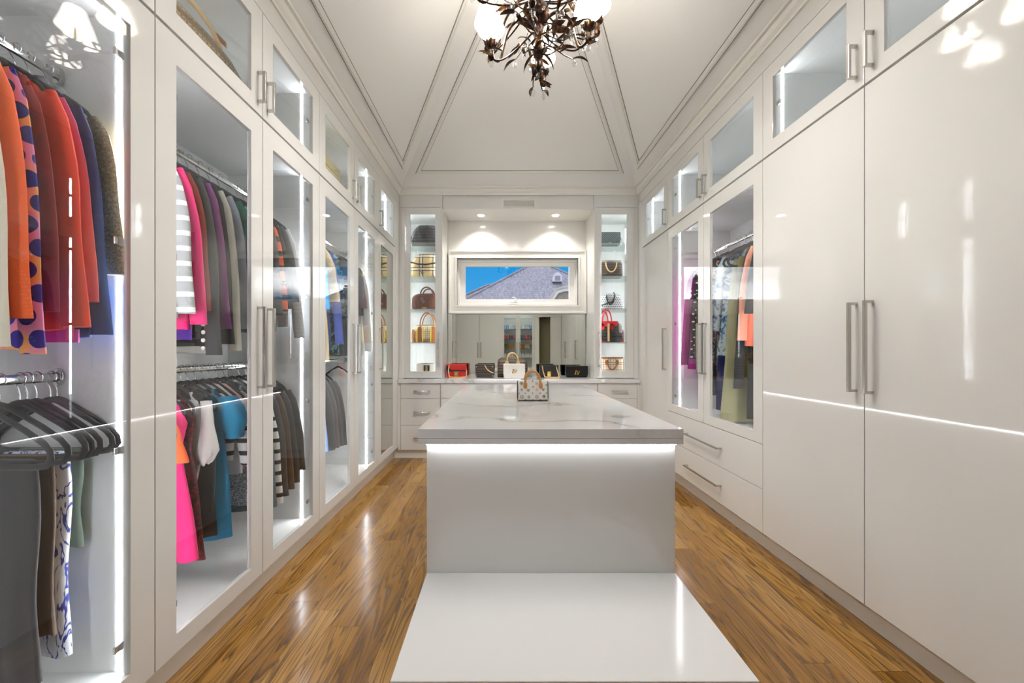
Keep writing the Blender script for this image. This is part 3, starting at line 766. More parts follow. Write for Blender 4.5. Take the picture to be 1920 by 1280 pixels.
M['f_floral'] = blotch('cloth_blue_floral', [(.36, C('#2f4f8c')), (.43, C('#7ea4cf')), (.5, C('#dbe6ee')), (.62, C('#cfe0ea')), (.7, C('#55779c'))], 15, 1.0)
M['f_redfloral'] = blotch('cloth_red_floral', [(.4, C('#1c2240')), (.5, C('#e8e6ea')), (.56, C('#c8402c')), (.64, C('#22408f'))], 22, .6)
M['f_plaid'] = tartan('cloth_dark_check', '#6a6a78', '#35354a', '#a7a7b4', None, .022)
M['f_lace'] = blotch('cloth_dark_red_lace', [(.42, C('#1d0c0e')), (.52, C('#4e1115')), (.62, C('#7c1b1d'))], 60, .6)
M['f_sequin'] = blotch('cloth_silver_sequin', [(.36, C('#4b4b4f')), (.5, C('#99999c')), (.62, C('#e4e4e6'))], 170, 0)
M['f_knit'] = hstripes('cloth_grey_knit', '#cfd0d2', '#b2b3b7', .008, .5)
M['f_greenfloral'] = blotch('cloth_green_floral', [(.4, C('#12213d')), (.5, C('#2b6b62')), (.6, C('#7fb6c8'))], 26, .6)
M['f_rosefade'] = patterned('cloth_rose_ombre', lambda t, o, x, y, z: t.ramp(t.m('MULTIPLY_ADD', z, -1.1, -.1), [(0, C('#c2488f')), (.25, C('#d9506c')), (.6, C('#ee6f60')), (1, C('#b8318a'))]))
M['f_navyfade'] = patterned('cloth_navy_denim', lambda t, o, x, y, z: t.ramp(t.m('MULTIPLY_ADD', z, -1.15, 0.0), [(0, C('#25233f')), (.5, C('#2e2f70')), (.8, C('#35589a')), (1, C('#2b4486'))]))
def hem_band(mat, z0, z1, w_, th):
    def f(g_, rg): shared('hem_band', MB().loft([[(w_*1.02*sgn_pow(math.cos(a), .8), th*1.35*sgn_pow(math.sin(a), .75), z) for a in [2*PI*j/24 for j in range(24)]] for z in (z0-g_.location.z, z1-g_.location.z)]).mesh('hem_band', M[mat], 60), g_)
    return f
def cuff_buttons(g_, rg):
    for k in range(5):
        shared('button', MB().lathe([(.009, 0), (.009, .003), (.004, .004)], 10).mesh('button', M['f_white'], 40), g_, (.20, -.026, 1.26+.035*k-g_.location.z), (PI/2, 0, 0))
def fringe(g_, rg):
    for k in range(12):
        x = -.04+k*.0075+.09
        shared('fringe', MB().tube([(x, 0, -.78), (x+.003, .003, -.84), (x-.002, 0, -.89)], .003, 5).mesh('fringe', M['f_black'], 60), g_)
def frill(mat):
    def f(g_, rg):
        for sx in (1, -1):
            R = []
            for k in range(12):
                t_ = k/11; fl = max(0, t_-.45)/.55
                ru = .024+.026*fl*(1-.35*fl); cx = sx*(.155+.02*t_-.015*fl)
                R.append([(cx+ru*math.cos(2*PI*j/20)*(1+.22*fl*math.sin(5*2*PI*j/20)), (.018+.014*fl)*math.sin(2*PI*j/20)*(1+.25*fl*math.sin(4*2*PI*j/20)), -.14-.235*t_+.012*fl*math.sin(3*2*PI*j/20)) for j in range(20)])
            for k in range(1, 5): R.append([(lerp(R[11][j][0], sx*.145, k*.16), lerp(R[11][j][1], 0, k*.1), -.375-.012*k+.01*math.sin(6*2*PI*j/20+k)) for j in range(20)])
            shared('ruffled_sleeve', MB().loft(R).mesh('ruffled_sleeve', M[mat], 60), g_)
    return f
def puff(mat):
    def f(g_, rg):
        for sx in (1, -1):
            R = []
            for k in range(9):
                t_ = k/8; rr = .035+.038*math.sin(PI*min(1, t_*1.08))
                R.append([(sx*(.165+.03*t_)+rr*math.cos(2*PI*j/16)*(1+.06*math.sin(5*j)), .042*math.sin(2*PI*j/16)*(.6+rr*9), -.135-.20*t_) for j in range(16)])
            shared('puff_sleeve', MB().loft(R).mesh('puff_sleeve', M[mat], 60), g_)
    return f
def lapel(mat):
    def f(g_, rg):
        for sx in (1, -1):
            shared('lapel', MB().prism([(sx*.02, -.09), (sx*.075, -.15), (sx*.07, -.25), (sx*.02, -.36), (sx*.008, -.30)], -.030, -.025, lambda u, v, w_: (u, w_, v)).mesh('lapel', M[mat], 0), g_)
    return f
def pocket(mat, x, z):
    def f(g_, rg): shared('pocket', MB().box(x, x+.05, -.033, -.029, z, z+.07).mesh('pocket', M[mat], 0), g_)
    return f
J, T_ = 'jacket', 'top'
# first wardrobe, upper rod
garment(.920, 'ivory long-sleeved jacket with black edging, first on the upper rod nearest the camera', J, 'f_ivory', 1.27, w_=.18, sleeve=1.26, hlab='ivory jacket with black edging',
        extra=lambda g_, rg: shared('edging', MB().tube([(.19, -.024, -.62), (.21, -.027, -.70), (.225, -.026, -.80)], (.006, .004), 6).mesh('edging', M['black'], 60), g_))
garment(.960, 'bright orange jacket with long narrow sleeve, beside the ivory jacket', J, 'f_orange', 1.40, w_=.185, sleeve=1.335, hlab='bright orange jacket', sr=(.042, .036))
garment(.990, 'orange and pink blouse with large purple spots', 'blouse', 'f_dots', 1.25, w_=.185, sleeve=1.24, wh=.19, hlab='purple-spotted blouse', th=.018)
garment(1.025, 'dark red coat between the spotted blouse and the scarlet coat', 'coat', 'f_darkred', 1.33, w_=.18, sleeve=1.36, hlab='dark red coat', th=.016)
garment(1.080, 'scarlet coat with a flap pocket, in the middle of the warm-coloured jackets', 'coat', 'f_scarlet', 1.31, w_=.19, wh=.205, sleeve=1.32, hlab='scarlet coat', th=.022, sr=(.05, .042), extra=pocket('f_scarlet', .12, -.62))
garment(1.118, 'rose pink dress fading to magenta at the hem, behind the scarlet coat', 'dress', 'f_rosefade', 1.285, w_=.18, wh=.20, sleeve=1.40, name='long_sleeved_dress', hlab='rose and magenta dress', th=.016, extra=hem_band('f_magenta', 1.275, 1.315, .195, .018))
garment(1.152, 'dark navy denim jacket next to the rose dress', J, 'f_navyfade', 1.29, w_=.185, wh=.20, sleeve=1.30, hlab='dark navy denim jacket', collar='f_slate')
garment(1.200, 'grey and gold tweed cropped jacket, last on its rod beside the light strip', J, 'f_sheergold', 1.52, w_=.185, sleeve=1.50, hlab='grey and gold tweed jacket', collar='f_grey', th=.018)
# first wardrobe, lower rod
garment(1.085, 'wide dark grey trousers folded over a hanger on the lower rod, nearest the camera', 'trousers', 'f_charcoal', .255, zr=1.16, w_=.115, th=.016, kind='trousers', hlab='wide dark grey trousers', xo=.0)
garment(1.130, 'brown trousers between the dark grey and the marbled trousers', 'trousers', 'f_brown', .36, zr=1.16, w_=.108, th=.014, kind='trousers', hlab='brown trousers')
garment(1.172, 'blue and white marbled print trousers on the lower rod', 'trousers', 'f_marbled', .27, zr=1.16, w_=.105, th=.017, kind='trousers', hlab='blue and white marbled trousers', folds=.006)
garment(1.208, 'short moss green trousers behind the marbled trousers', 'trousers', 'f_moss', .60, zr=1.16, w_=.105, th=.012, kind='trousers', hlab='moss green trousers')
# second wardrobe, upper rod
Z2 = 2.17
garment(1.478, 'grey and white striped knit top, first in the second wardrobe', T_, 'f_greystripe', 1.385, zr=Z2, w_=.18, wh=.19, sleeve=1.40, hlab='grey and white striped top', th=.02)
garment(1.525, 'hot pink coat beside the grey striped top', 'coat', 'f_hotpink', 1.34, zr=Z2, w_=.185, wh=.195, sleeve=1.36, hlab='hot pink coat', th=.024, extra=pocket('f_hotpink', .10, -.58))
garment(1.560, 'rust brown cardigan behind the hot pink coat', 'cardigan', 'f_rust', 1.42, zr=Z2, w_=.18, sleeve=1.42, hlab='rust brown cardigan', th=.014)
garment(1.580, 'violet blouse hanging low behind the hot pink coat', 'blouse', 'f_violet', 1.30, zr=Z2, w_=.16, sleeve=None, hlab='violet blouse', th=.010)
garment(1.612, 'charcoal jacket with white buttons on the sleeve, between pink and purple', J, 'f_charcoal', 1.30, zr=Z2, w_=.185, sleeve=1.23, hlab='charcoal jacket with buttons', extra=cuff_buttons, th=.024)
garment(1.662, 'plum purple jacket beside the charcoal jacket', J, 'f_purple', 1.36, zr=Z2, w_=.185, sleeve=1.35, hlab='plum purple jacket')
garment(1.692, 'black blouse between the plum and the off-white jackets', 'blouse', 'f_ink', 1.27, zr=Z2, w_=.185, sleeve=1.28, hlab='black blouse', th=.012)
garment(1.738, 'off-white jacket with long sleeves in the second wardrobe', J, 'f_cream', 1.24, zr=Z2, w_=.185, sleeve=1.25, hlab='off-white jacket', th=.024)
garment(1.800, 'pale blue-grey jacket next to the off-white one', J, 'f_paleblue', 1.33, zr=Z2, w_=.185, sleeve=1.36, hlab='pale blue-grey jacket')
garment(1.865, 'teal green top showing at the shoulder, beside the pale blue jacket', T_, 'f_teal', 1.50, zr=Z2, w_=.185, sleeve=1.55, hlab='teal green top')
garment(1.930, 'patterned dark green blouse half hidden by the door frame', 'blouse', 'f_greenfloral', 1.40, zr=Z2, w_=.18, sleeve=1.45, hlab='patterned dark green blouse')
garment(2.065, 'dark grey blazer with lapels, left of the orange striped cardigan', 'blazer', 'f_charcoal', 1.42, zr=Z2, w_=.185, sleeve=1.45, hlab='dark grey blazer by the orange stripes', extra=lapel('f_slate'))
garment(2.120, 'orange and black striped cardigan in the second wardrobe', 'cardigan', 'f_orangestripe', 1.48, zr=Z2, w_=.175, sleeve=1.48, hlab='orange and black striped cardigan')
garment(2.175, 'black fringed shawl top beside the orange striped cardigan', T_, 'f_black', 1.36, zr=Z2, w_=.17, sleeve=1.50, hlab='black fringed top', extra=fringe)
garment(2.235, 'grey denim jacket next to the white knit', J, 'f_slate', 1.55, zr=Z2, w_=.175, sleeve=1.55, hlab='grey denim jacket')
garment(2.290, 'pale grey sheer knit top beside the light strip', T_, 'f_knit', 1.40, zr=Z2, w_=.18, sleeve=1.33, hlab='pale grey sheer knit')
# second wardrobe, lower rod
ZL = 1.16
garment(1.375, 'navy blue trousers at the near end of the lower rod', 'trousers', 'f_navy', .22, zr=ZL, w_=.12, th=.014, kind='trousers', hlab='navy blue trousers at the near end')
garment(1.455, 'burnt orange top with a pointed sleeve, left of the pink dress', T_, 'f_orange', .70, zr=ZL, w_=.165, sleeve=.80, hlab='burnt orange top')
garment(1.550, 'hot pink sleeveless dress on a black hanger', 'dress', 'f_hotpink', .36, zr=ZL, w_=.185, wh=.215, th=.026, kind='dress', hlab='hot pink sleeveless dress', folds=.006)
garment(1.600, 'dark red lace dress behind the hot pink dress', 'dress', 'f_lace', .33, zr=ZL, w_=.185, wh=.20, th=.014, kind='dress', hlab='dark red lace dress')
garment(1.655, 'white blouse with ruffled sleeves between the pink dress and black jackets', 'blouse', 'f_white', .55, zr=ZL, w_=.18, wh=.09, sleeve=None, hlab='white ruffled blouse', th=.020, kind='dress', folds=.009, extra=frill('f_white'))
garment(1.700, 'black jacket with folded creases, behind the white blouse', J, 'f_ink', .50, zr=ZL, w_=.16, sleeve=None, hlab='creased black jacket', th=.018)
garment(1.735, 'long black skirt beside the creased black jacket', 'skirt', 'f_black', .36, zr=ZL, w_=.15, wh=.135, kind='skirt', hlab='long black skirt', th=.012)
garment(1.780, 'turquoise blue dress with puff sleeves in the second wardrobe', 'dress', 'f_skyblue', .335, zr=ZL, w_=.19, wh=.185, th=.030, kind='dress', hlab='turquoise puff-sleeved dress', extra=puff('f_skyblue'))
garment(1.825, 'short black and white striped top under the turquoise puff sleeve', T_, 'f_bwstripe', .70, zr=ZL, w_=.18, sleeve=.68, hlab='short striped top by the turquoise dress')
garment(1.870, 'white chiffon blouse beside the short striped top', 'blouse', 'f_white', .62, zr=ZL, w_=.185, sleeve=.60, hlab='white chiffon blouse')
garment(1.915, 'blush pink top at the door frame', T_, 'f_blush', .70, zr=ZL, w_=.18, sleeve=.72, hlab='blush pink top')
garment(1.965, 'silver sequin dress hanging lowest behind the door frame', 'dress', 'f_sequin', .42, zr=ZL, w_=.19, wh=.20, th=.018, kind='dress', hlab='silver sequin dress')
garment(2.025, 'dark teal-grey jacket left of the striped coat', J, 'f_tealgrey', .36, zr=ZL, w_=.17, wh=.19, sleeve=.38, hlab='dark teal-grey jacket')
garment(2.075, 'long black and white striped coat in the second wardrobe', 'coat', 'f_bwstripe', .36, zr=ZL, w_=.175, wh=.20, sleeve=.38, hlab='long black and white striped coat', th=.024)
garment(2.130, 'charcoal coat with pale piping, right of the striped coat', 'coat', 'f_charcoal', .38, zr=ZL, w_=.175, wh=.195, sleeve=.40, hlab='charcoal coat with pale piping')
garment(2.180, 'dark brown coat, second to the right of the striped coat', 'coat', 'f_darkbrown', .38, zr=ZL, w_=.18, wh=.20, sleeve=.42, hlab='dark brown coat')
garment(2.232, 'black blazer with a pointed cuff, next to the dark brown coat', 'blazer', 'f_ink', .42, zr=ZL, w_=.185, wh=.20, sleeve=.44, hlab='black blazer with pointed cuff')
garment(2.290, 'black waisted jacket, last on the rod by the light strip', J, 'f_black', .48, zr=ZL, w_=.19, wh=.21, sleeve=.50, hlab='black waisted jacket')
# third wardrobe
garment(2.640, 'azure blue dress in the third wardrobe', 'dress', 'f_azure', 1.28, w_=.18, wh=.19, sleeve=1.55, name='long_sleeved_dress', hlab='azure blue dress', th=.02)
garment(2.745, 'beige coat with rolled sleeve beside the azure dress', 'coat', 'f_beige', 1.18, w_=.185, wh=.20, sleeve=1.62, hlab='beige coat with rolled sleeve', th=.024, sr=(.05, .05))
garment(2.850, 'blue denim jacket right of the beige coat', J, 'f_denim', 1.27, w_=.185, sleeve=1.30, hlab='blue denim jacket', collar='f_denim')
garment(2.925, 'blue-green floral dress behind the denim jacket', 'dress', 'f_greenfloral', 1.22, w_=.18, wh=.20, sleeve=1.50, name='long_sleeved_dress', hlab='blue-green floral dress', th=.016)
garment(3.330, 'grey checked jacket in the third wardrobe beyond the handles', J, 'f_plaid', 1.66, w_=.19, sleeve=1.64, hlab='grey checked jacket')
garment(3.395, 'midnight blue cape top beside the grey checked jacket', T_, 'f_midnight', 1.58, w_=.20, wh=.215, sleeve=None, hlab='midnight blue cape top', th=.024)
garment(3.435, 'long white coat, last on its rod near the corner', 'coat', 'f_white', 1.20, w_=.20, wh=.205, sleeve=1.24, hlab='long white coat near the corner', th=.022)
garment(3.360, 'slim dark grey trousers below the checked jacket', 'trousers', 'f_slate', 1.20, w_=.16, th=.012, kind='trousers', hlab='slim dark grey trousers')
garment(2.625, 'light blue shirt on the lower rod of the third wardrobe', 'shirt', 'f_lightblue', .47, zr=ZL, w_=.175, wh=.185, sleeve=.52, hlab='light blue shirt')
for k_, (yy, lb, ht) in enumerate(((2.735, 'grey jacket with two white buttons, right of the light blue shirt', .50), (2.80, 'grey jacket between two other grey jackets on the lower rod', .48),
                            (2.865, 'grey jacket next to the door handle pair', .47), (2.93, 'grey jacket fourth from the light blue shirt', .46))):
    garment(yy, lb, J, ['f_slate', 'f_pewter', 'f_slate', 'f_pewter'][k_], ht, zr=ZL, w_=.18, wh=.19, sleeve=ht+.03, hlab=lb.split(',')[0])
garment(3.33, 'white lace top on a grey hanger, on the far lower rod', T_, 'f_white', .62, zr=ZL, w_=.15, wh=.15, sleeve=None, hlab='white lace top')
# right wardrobe
RR, ZR = XR+.305, 2.13
def gr(y, *a, **k): return garment(y, *a, rodx=RR, zr=ZR, **k)
gr(2.395, 'peach coral pleated dress, nearest in the drawer wardrobe', 'dress', 'f_peach', 1.00, w_=.19, wh=.20, th=.022, kind='dress', hlab='peach pleated dress nearest the camera')
gr(2.445, 'black short-sleeved top beside the peach pleated dress', T_, 'f_black', 1.46, w_=.185, sleeve=1.50, hlab='black short-sleeved top')
gr(2.520, 'peach long dress with pale sleeve, second of the two peach dresses', 'dress', 'f_coral', 1.28, w_=.185, wh=.21, sleeve=1.32, smat='f_peach', name='long_sleeved_dress', hlab='peach long-sleeved dress', th=.026)
gr(2.580, 'long black coat between the peach and olive clothes', 'coat', 'f_ink', .76, w_=.17, sleeve=.98, hlab='long black coat')
gr(2.660, 'olive green skirt with tie belt above the khaki skirt', 'skirt', 'f_olive', 1.06, w_=.22, wh=.20, th=.024, kind='skirt', hlab='olive green skirt',
   extra=lambda g_, rg: shared('belt', MB().tube([(-.17, -.03, -.80), (-.1, -.034, -.83), (-.02, -.036, -.81), (.05, -.036, -.83)], (.012, .004), 6).mesh('belt', M['f_khaki'], 60), g_))
gr(2.735, 'long khaki green skirt reaching the wardrobe floor', 'skirt', 'f_khaki', .72, w_=.21, wh=.25, th=.026, kind='skirt', hlab='long khaki skirt', folds=.007)
gr(2.815, 'blue and white floral blouse dress in the drawer wardrobe', 'dress', 'f_floral', 1.21, w_=.20, wh=.225, sleeve=1.40, name='long_sleeved_dress', hlab='blue and white floral dress', th=.030)
gr(2.875, 'cobalt blue long skirt under the floral dress', 'skirt', 'f_cobalt', .78, w_=.19, wh=.20, kind='skirt', hlab='cobalt blue skirt')
gr(2.915, 'red and white flowered blouse behind the floral dress', 'blouse', 'f_redfloral', 1.05, w_=.185, sleeve=1.15, hlab='red and white flowered blouse')
gr(3.030, 'black dress with plum trim near the handle pair', 'dress', 'f_black', .95, w_=.18, wh=.19, th=.02, kind='dress', hlab='black dress with plum trim')
gr(3.090, 'burgundy jacket between black dress and polka dots', J, 'f_burgundy', 1.18, w_=.18, sleeve=1.20, hlab='burgundy jacket')
gr(3.165, 'black blouse with white polka dots', 'blouse', 'f_polka', 1.15, w_=.18, sleeve=1.18, hlab='polka dot blouse')
gr(3.210, 'dark grey trousers below the polka dot blouse', 'trousers', 'f_charcoal', .86, w_=.14, kind='trousers', hlab='dark grey trousers below the polka dots')
gr(3.300, 'magenta purple coat beside the light strip on the right', 'coat', 'f_magenta', 1.08, w_=.19, wh=.20, sleeve=1.12, hlab='magenta purple coat', th=.028)
# empty hangers
for k_, yy in enumerate((1.045, 1.150, 1.228)):
    hanger(RODX, yy, ZL, ['empty black velvet hanger nearest the camera on the lower rod', 'empty black velvet hanger between the trousers on the lower rod', 'empty black velvet hanger at the far end, beside the light strip'][k_], 'empty black hangers on the first lower rod')
for k_ in range(4):
    hanger(RODX, 1.30+.02*k_, ZL, 'empty black velvet hanger at the near end of the lower rod', 'empty black hangers beside the navy trousers')
for k_ in range(3):
    hanger(RR, 2.70+.055*k_+.01, ZR, 'empty black velvet hanger above the skirts on the right rod', 'empty black hangers on the right rod')

# ------------------------------------------------------------------ bags
def rrect(w_, h_, r, n=5, z0=0):
    P = []
    for cx, cz, a0 in ((w_/2-r, z0+r, -90), (w_/2-r, z0+h_-r, 0), (-w_/2+r, z0+h_-r, 90), (-w_/2+r, z0+r, 180)):
        for k in range(n+1):
            a = math.radians(a0+90*k/n); P.append((cx+r*math.cos(a), cz+r*math.sin(a)))
    return P
def arc_handle(xc, hw, z0, zt, y, r, n=12, droop=False):
    P = []
    for k in range(n+1):
        a = PI*k/n; P.append((xc-hw*math.cos(a), y, z0+(zt-z0)*(math.sin(a)**.8 if not droop else -math.sin(a))))
    return MB().tube(P, r, 8, rot=(0, 1, 0))
def lv_emblem(root, xc, zc, s, y, mat, parent=None):
    f = lambda u, v, w_: (xc+u*s, w_, zc+v*s)
    def st(a, b, t0, t1, w0): # slanted stroke from a to b with widths
        (x0, z0), (x1, z1) = a, b
        return [(x0-t0/2, z0), (x0+t0/2, z0), (x1+t1/2, z1), (x1-t1/2, z1)]
    mb = MB()
    mb.prism([(-.50, -.40), (.12, -.40), (.16, -.24), (.08, -.32), (-.26, -.33), (-.06, .34), (.04, .37), (.04, .42), (-.38, .42), (-.38, .37), (-.26, .34), (-.46, -.34), (-.52, -.36)], y, y-.0022, f)
    mb2 = MB().prism([(-.02, .30), (.14, .27), (.24, -.12), (.44, .22), (.38, .27), (.38, .30), (.62, .30), (.60, .26), (.54, .23), (.20, -.50), (.16, -.50), (.04, .22), (-.02, .27)], y-.0005, y-.0032, f)
    o = part('emblem', mb, mat, parent or root, 0, label='LV letter emblem'); part('emblem_letter', mb2, mat, parent or root, 0)
    return o
def speedy(name, lab, cat, w_, h_, d_, mat, hmat, loc, rz=0, hz=None, hw=.28, r=.006, tabs=True, droop=False, round_=.06, trim=None, group=None, hx=0.0, handles=True, dome=0.0):
    """barrel bag: rounded body lofted along x, two handles with leather tabs"""
    root = thing(name, lab, cat, (0, 0, 0), group)
    R = []
    for t_ in (-1, -.97, -.9, -.8, -.65, -.35, 0, .35, .65, .8, .9, .97, 1):
        k = 1-.06*abs(t_)**3 - (.10 if abs(t_) == 1 else .03 if abs(t_) > .96 else 0)
        P = rrect(d_*k, h_*(k+.0), min(round_, d_*k*.49), 5, 0)
        # narrower towards the top
        R.append([(t_*w_/2, yy*(1-.25*(zz/h_)), zz*(1-dome*abs(t_)**4.5)) for yy, zz in P])
    part('bag_body', MB().loft(R), M[mat], root, 50)
    for sx in (-1, 1):
        P = rrect(d_*.86, h_*.84, min(round_, d_*.40), 5, .004)
        part('piping', MB().tube([(sx*w_*.497, yy*(1-.25*(zz/h_)), zz*(1-dome)+.004) for yy, zz in P], .0035*max(1, w_/.25), 6, closed=True), M[trim or hmat], root)
    hz = hz or h_*1.4
    for sy in (-1, 1) if handles else ():
        yy = sy*(d_*.36)
        zz0 = h_*.80
        h = part('handle', arc_handle(hx, w_*hw, zz0 if not droop else h_*.86, hz if not droop else h_*1.5-(hz-h_*.2), yy if not droop else sy*(d_*.44), r, droop=False) if not droop else
                 MB().tube([(hx-w_*hw*math.cos(PI*k/12), sy*(d_*.40+.012), h_*.86-(h_*.55)*math.sin(PI*k/12)) for k in range(13)], r, 8, rot=(0, 1, 0)), M[hmat], root)
        if tabs:
            for sx in (-1, 1):
                xx = hx+sx*w_*hw
                f = lambda u, v, w2: (xx+u, w2, v)
                a = w_*.065
                part('handle_tab', MB().prism([(-a*.7, zz0+h_*.06), (a*.7, zz0+h_*.06), (a, zz0-h_*.06), (a*.9, zz0-h_*.16), (0, zz0-h_*.24), (-a*.9, zz0-h_*.16), (-a, zz0-h_*.06)], sy*d_*.36-.002*0 if sy > 0 else -d_*.49, (sy*d_*.49 if sy > 0 else -d_*.40), f), M[hmat], h, 0)
    part('zip', MB().tube([(-w_*.40, 0, h_*(.997-dome*.35)), (-w_*.25, 0, h_*1.0), (0, 0, h_*1.002), (w_*.25, 0, h_*1.0), (w_*.40, 0, h_*(.997-dome*.35))], (.005, .002), 6), M[trim or hmat], root)
    root.location = loc; root.rotation_euler = (0, 0, rz); return root
def flap_bag(name, lab, w_, h_, d_, mat, loc, fmat=None, flap=.62, rz=0, chain=None, clasp=None, cat='handbag', lean=0):
    root = thing(name, lab, cat, (0, 0, 0))
    f = lambda u, v, w2: (u, w2, v)
    P = rrect(w_, h_, min(.02, h_*.15), 4, 0)
    part('bag_body', MB().loft([[(u*k, y_, v*(.5+.5*k)) for u, v in P] for y_, k in ((d_/2, .97), (d_*.42, 1), (-d_*.42, 1), (-d_/2, .97))]), M[mat], root, 40)
    Pf = [(-w_/2-.002, h_*1.004), (-w_/2-.002, h_*(1-flap*.85)), (-w_*.44, h_*(1-flap)), (w_*.44, h_*(1-flap)), (w_/2+.002, h_*(1-flap*.85)), (w_/2+.002, h_*1.004)]
    fl = part('flap', MB().prism(Pf, -d_/2-.006, -d_/2+.0, f).prism([(-w_/2-.002, h_), (w_/2+.002, h_), (w_/2-.004, h_+.006), (-w_/2+.004, h_+.006)], -d_/2-.006, d_/2, f), M[fmat or mat], root, 0, .002)
    if clasp: clasp(root, fl, -d_/2-.006)
    if chain:
        cm, pts, r = chain
        part('chain_strap', MB().tube(pts, r, 6), M[cm], root)
    root.location = loc; root.rotation_euler = (lean, 0, rz); return root
M['mono'] = monogram('brown_monogram_canvas', '#33241c', '#8a6b49', .036)
M['monoblack'] = monogram('black_monogram_canvas', '#141316', '#4a4a50', .036)
M['monodark'] = monogram('dark_brown_monogram', '#2a211d', '#6e5c50', .030)
M['monolight'] = monogram('worn_monogram_canvas', '#6b5638', '#a38a5c', .052)
M['tan'] = plain('tan_leather', '#c08a4a', .45)
M['vachetta'] = plain('pale_leather', '#d9b984', .45)
M['cognac'] = plain('cognac_leather', '#8f5526', .4)
M['darkleather'] = plain('black_leather', '#17171a', .35)
M['redleather'] = plain('red_leather', '#c2181c', .35)
M['whiteleather'] = plain('white_leather', '#e9e6e0', .35)
M['greysuede'] = plain('grey_suede', '#8e8c86', .8)
M['croc'] = blotch('brown_crocodile', [(.3, C('#2c150d')), (.5, C('#4a2516')), (.7, C('#63331f'))], 38, 0, (1, 1, 2))
M['tartan1'] = tartan('beige_check', '#c2a878', '#1c1a1a', '#ece6da', None, .16, .05)
M['tartan2'] = tartan('sand_check', '#dccca2', '#574a3a', '#f4ecd2', '#8a3a20', .075)
M['tartan3'] = tartan('cream_check', '#e9ddc4', '#6b5a48', '#f8f2e4', '#b84430', .085, .02)
M['damier'] = patterned('grey_white_check', lambda t, o, x, y, z: t.mix(cell_dots(t, x, z, .022, .34)[0], C('#d9dade'), C('#5d616b')), .45)
M['quilt'] = patterned('black_quilted_leather', lambda t, o, x, y, z: t.mix(t.m('MAXIMUM', stripe(t, t.m('ADD', x, z), .024, .16), stripe(t, t.m('SUBTRACT', x, z), .024, .16)), C('#20262a'), C('#77838a')), .3)
YS = 4.40
# left display cabinet, top to bottom
speedy('handbag', 'black embossed dome handbag with drooping handle on the top glass shelf', 'handbag', .36, .245, .17, 'monoblack', 'darkleather', (-.905, YS, 2.522), droop=True, hw=.15, round_=.075, r=.0065, hx=-.03, tabs=False, dome=.5)
b = speedy('handbag', 'beige, black and white checked handbag on the second shelf, left of the window', 'handbag', .36, .29, .18, 'tartan1', 'darkleather', (-.905, YS, 2.127), round_=.07, handles=False, dome=.38, trim='darkleather')
part('strap', MB().tube([(-1.09, YS-.095, 2.30), (-1.0, YS-.106, 2.275), (-.9, YS-.108, 2.268), (-.72, YS-.10, 2.30)], (.004, .010), 6), M['darkleather'], b)
for k_ in range(2): part('ring_charm', MB().tube([(-.975+.035*k_+.017*math.cos(a), YS-.10, 2.20-.03*k_+.019*math.sin(a)) for a in [q*PI/6 for q in range(12)]], .004, 6, closed=True), M['chrome'], b)
b = speedy('handbag', 'brown crocodile handbag with curved handle on the third shelf', 'handbag', .34, .195, .17, 'croc', 'croc', (-.90, YS, 1.742), hz=.265, hw=.22, round_=.035, r=.008, trim='darkleather', dome=.14)
part('name_plate', MB().box(-.955, -.90, YS-.088, YS-.083, 1.752, 1.766), M['brass'], b, 0)
for k_ in range(2): part('ring_charm', MB().tube([(-.955+.018*k_+.013*math.cos(a), YS-.088, 1.86-.028*k_+.015*math.sin(a)) for a in [q*PI/6 for q in range(12)]], .003, 6, closed=True), M['chrome'], b)
b = speedy('handbag', 'sand checked barrel handbag with brown and yellow straps on the fourth shelf', 'handbag', .36, .215, .17, 'tartan2', 'cognac', (-.895, YS, 1.347), hz=.355, hw=.235, round_=.06, r=.0075, trim='cognac', dome=.10)
for xx, wd_, mt in ((-.16, .022, 'cognac'), (-.085, .04, 'cognac'), (.085, .04, 'cognac'), (-.115, .012, 'yellow'), (-.05, .012, 'yellow'), (.05, .012, 'yellow'), (.12, .012, 'yellow')):
    if mt == 'yellow': M.setdefault('yellow', plain('yellow_leather', '#d8c24a', .45))
    part('body_strap', MB().box(-.895+xx-wd_/2, -.895+xx+wd_/2, YS-.091, YS-.080, 1.350, 1.50), M[mt], b, 0, .001)
part('base_trim', MB().box(-1.072, -.718, YS-.087, YS+.087, 1.347, 1.362), M['cognac'], b, 0, .003)
def buckle_clasp(root, fl, y):
    part('clasp', MB().box(-.035, .035, y-.006, y, .045, .115), M['darkleather'], fl, 0, .002)
    part('clasp_plate', MB().box(-.012, .012, y-.010, y-.005, .005, .11), M['brass'], fl, 0, .002)
flap_bag('handbag', 'white flap handbag with black buckle and pale grey side at the bottom left shelf', .24, .125, .10, 'whiteleather', (-.89, YS-.05, .962), clasp=buckle_clasp, flap=.72,
         chain=('darkleather', [(-.12, 0, .10), (-.10, -.03, .128), (-.03, -.02, .135), (.05, -.02, .134), (.12, -.01, .12)], (.007, .004)))
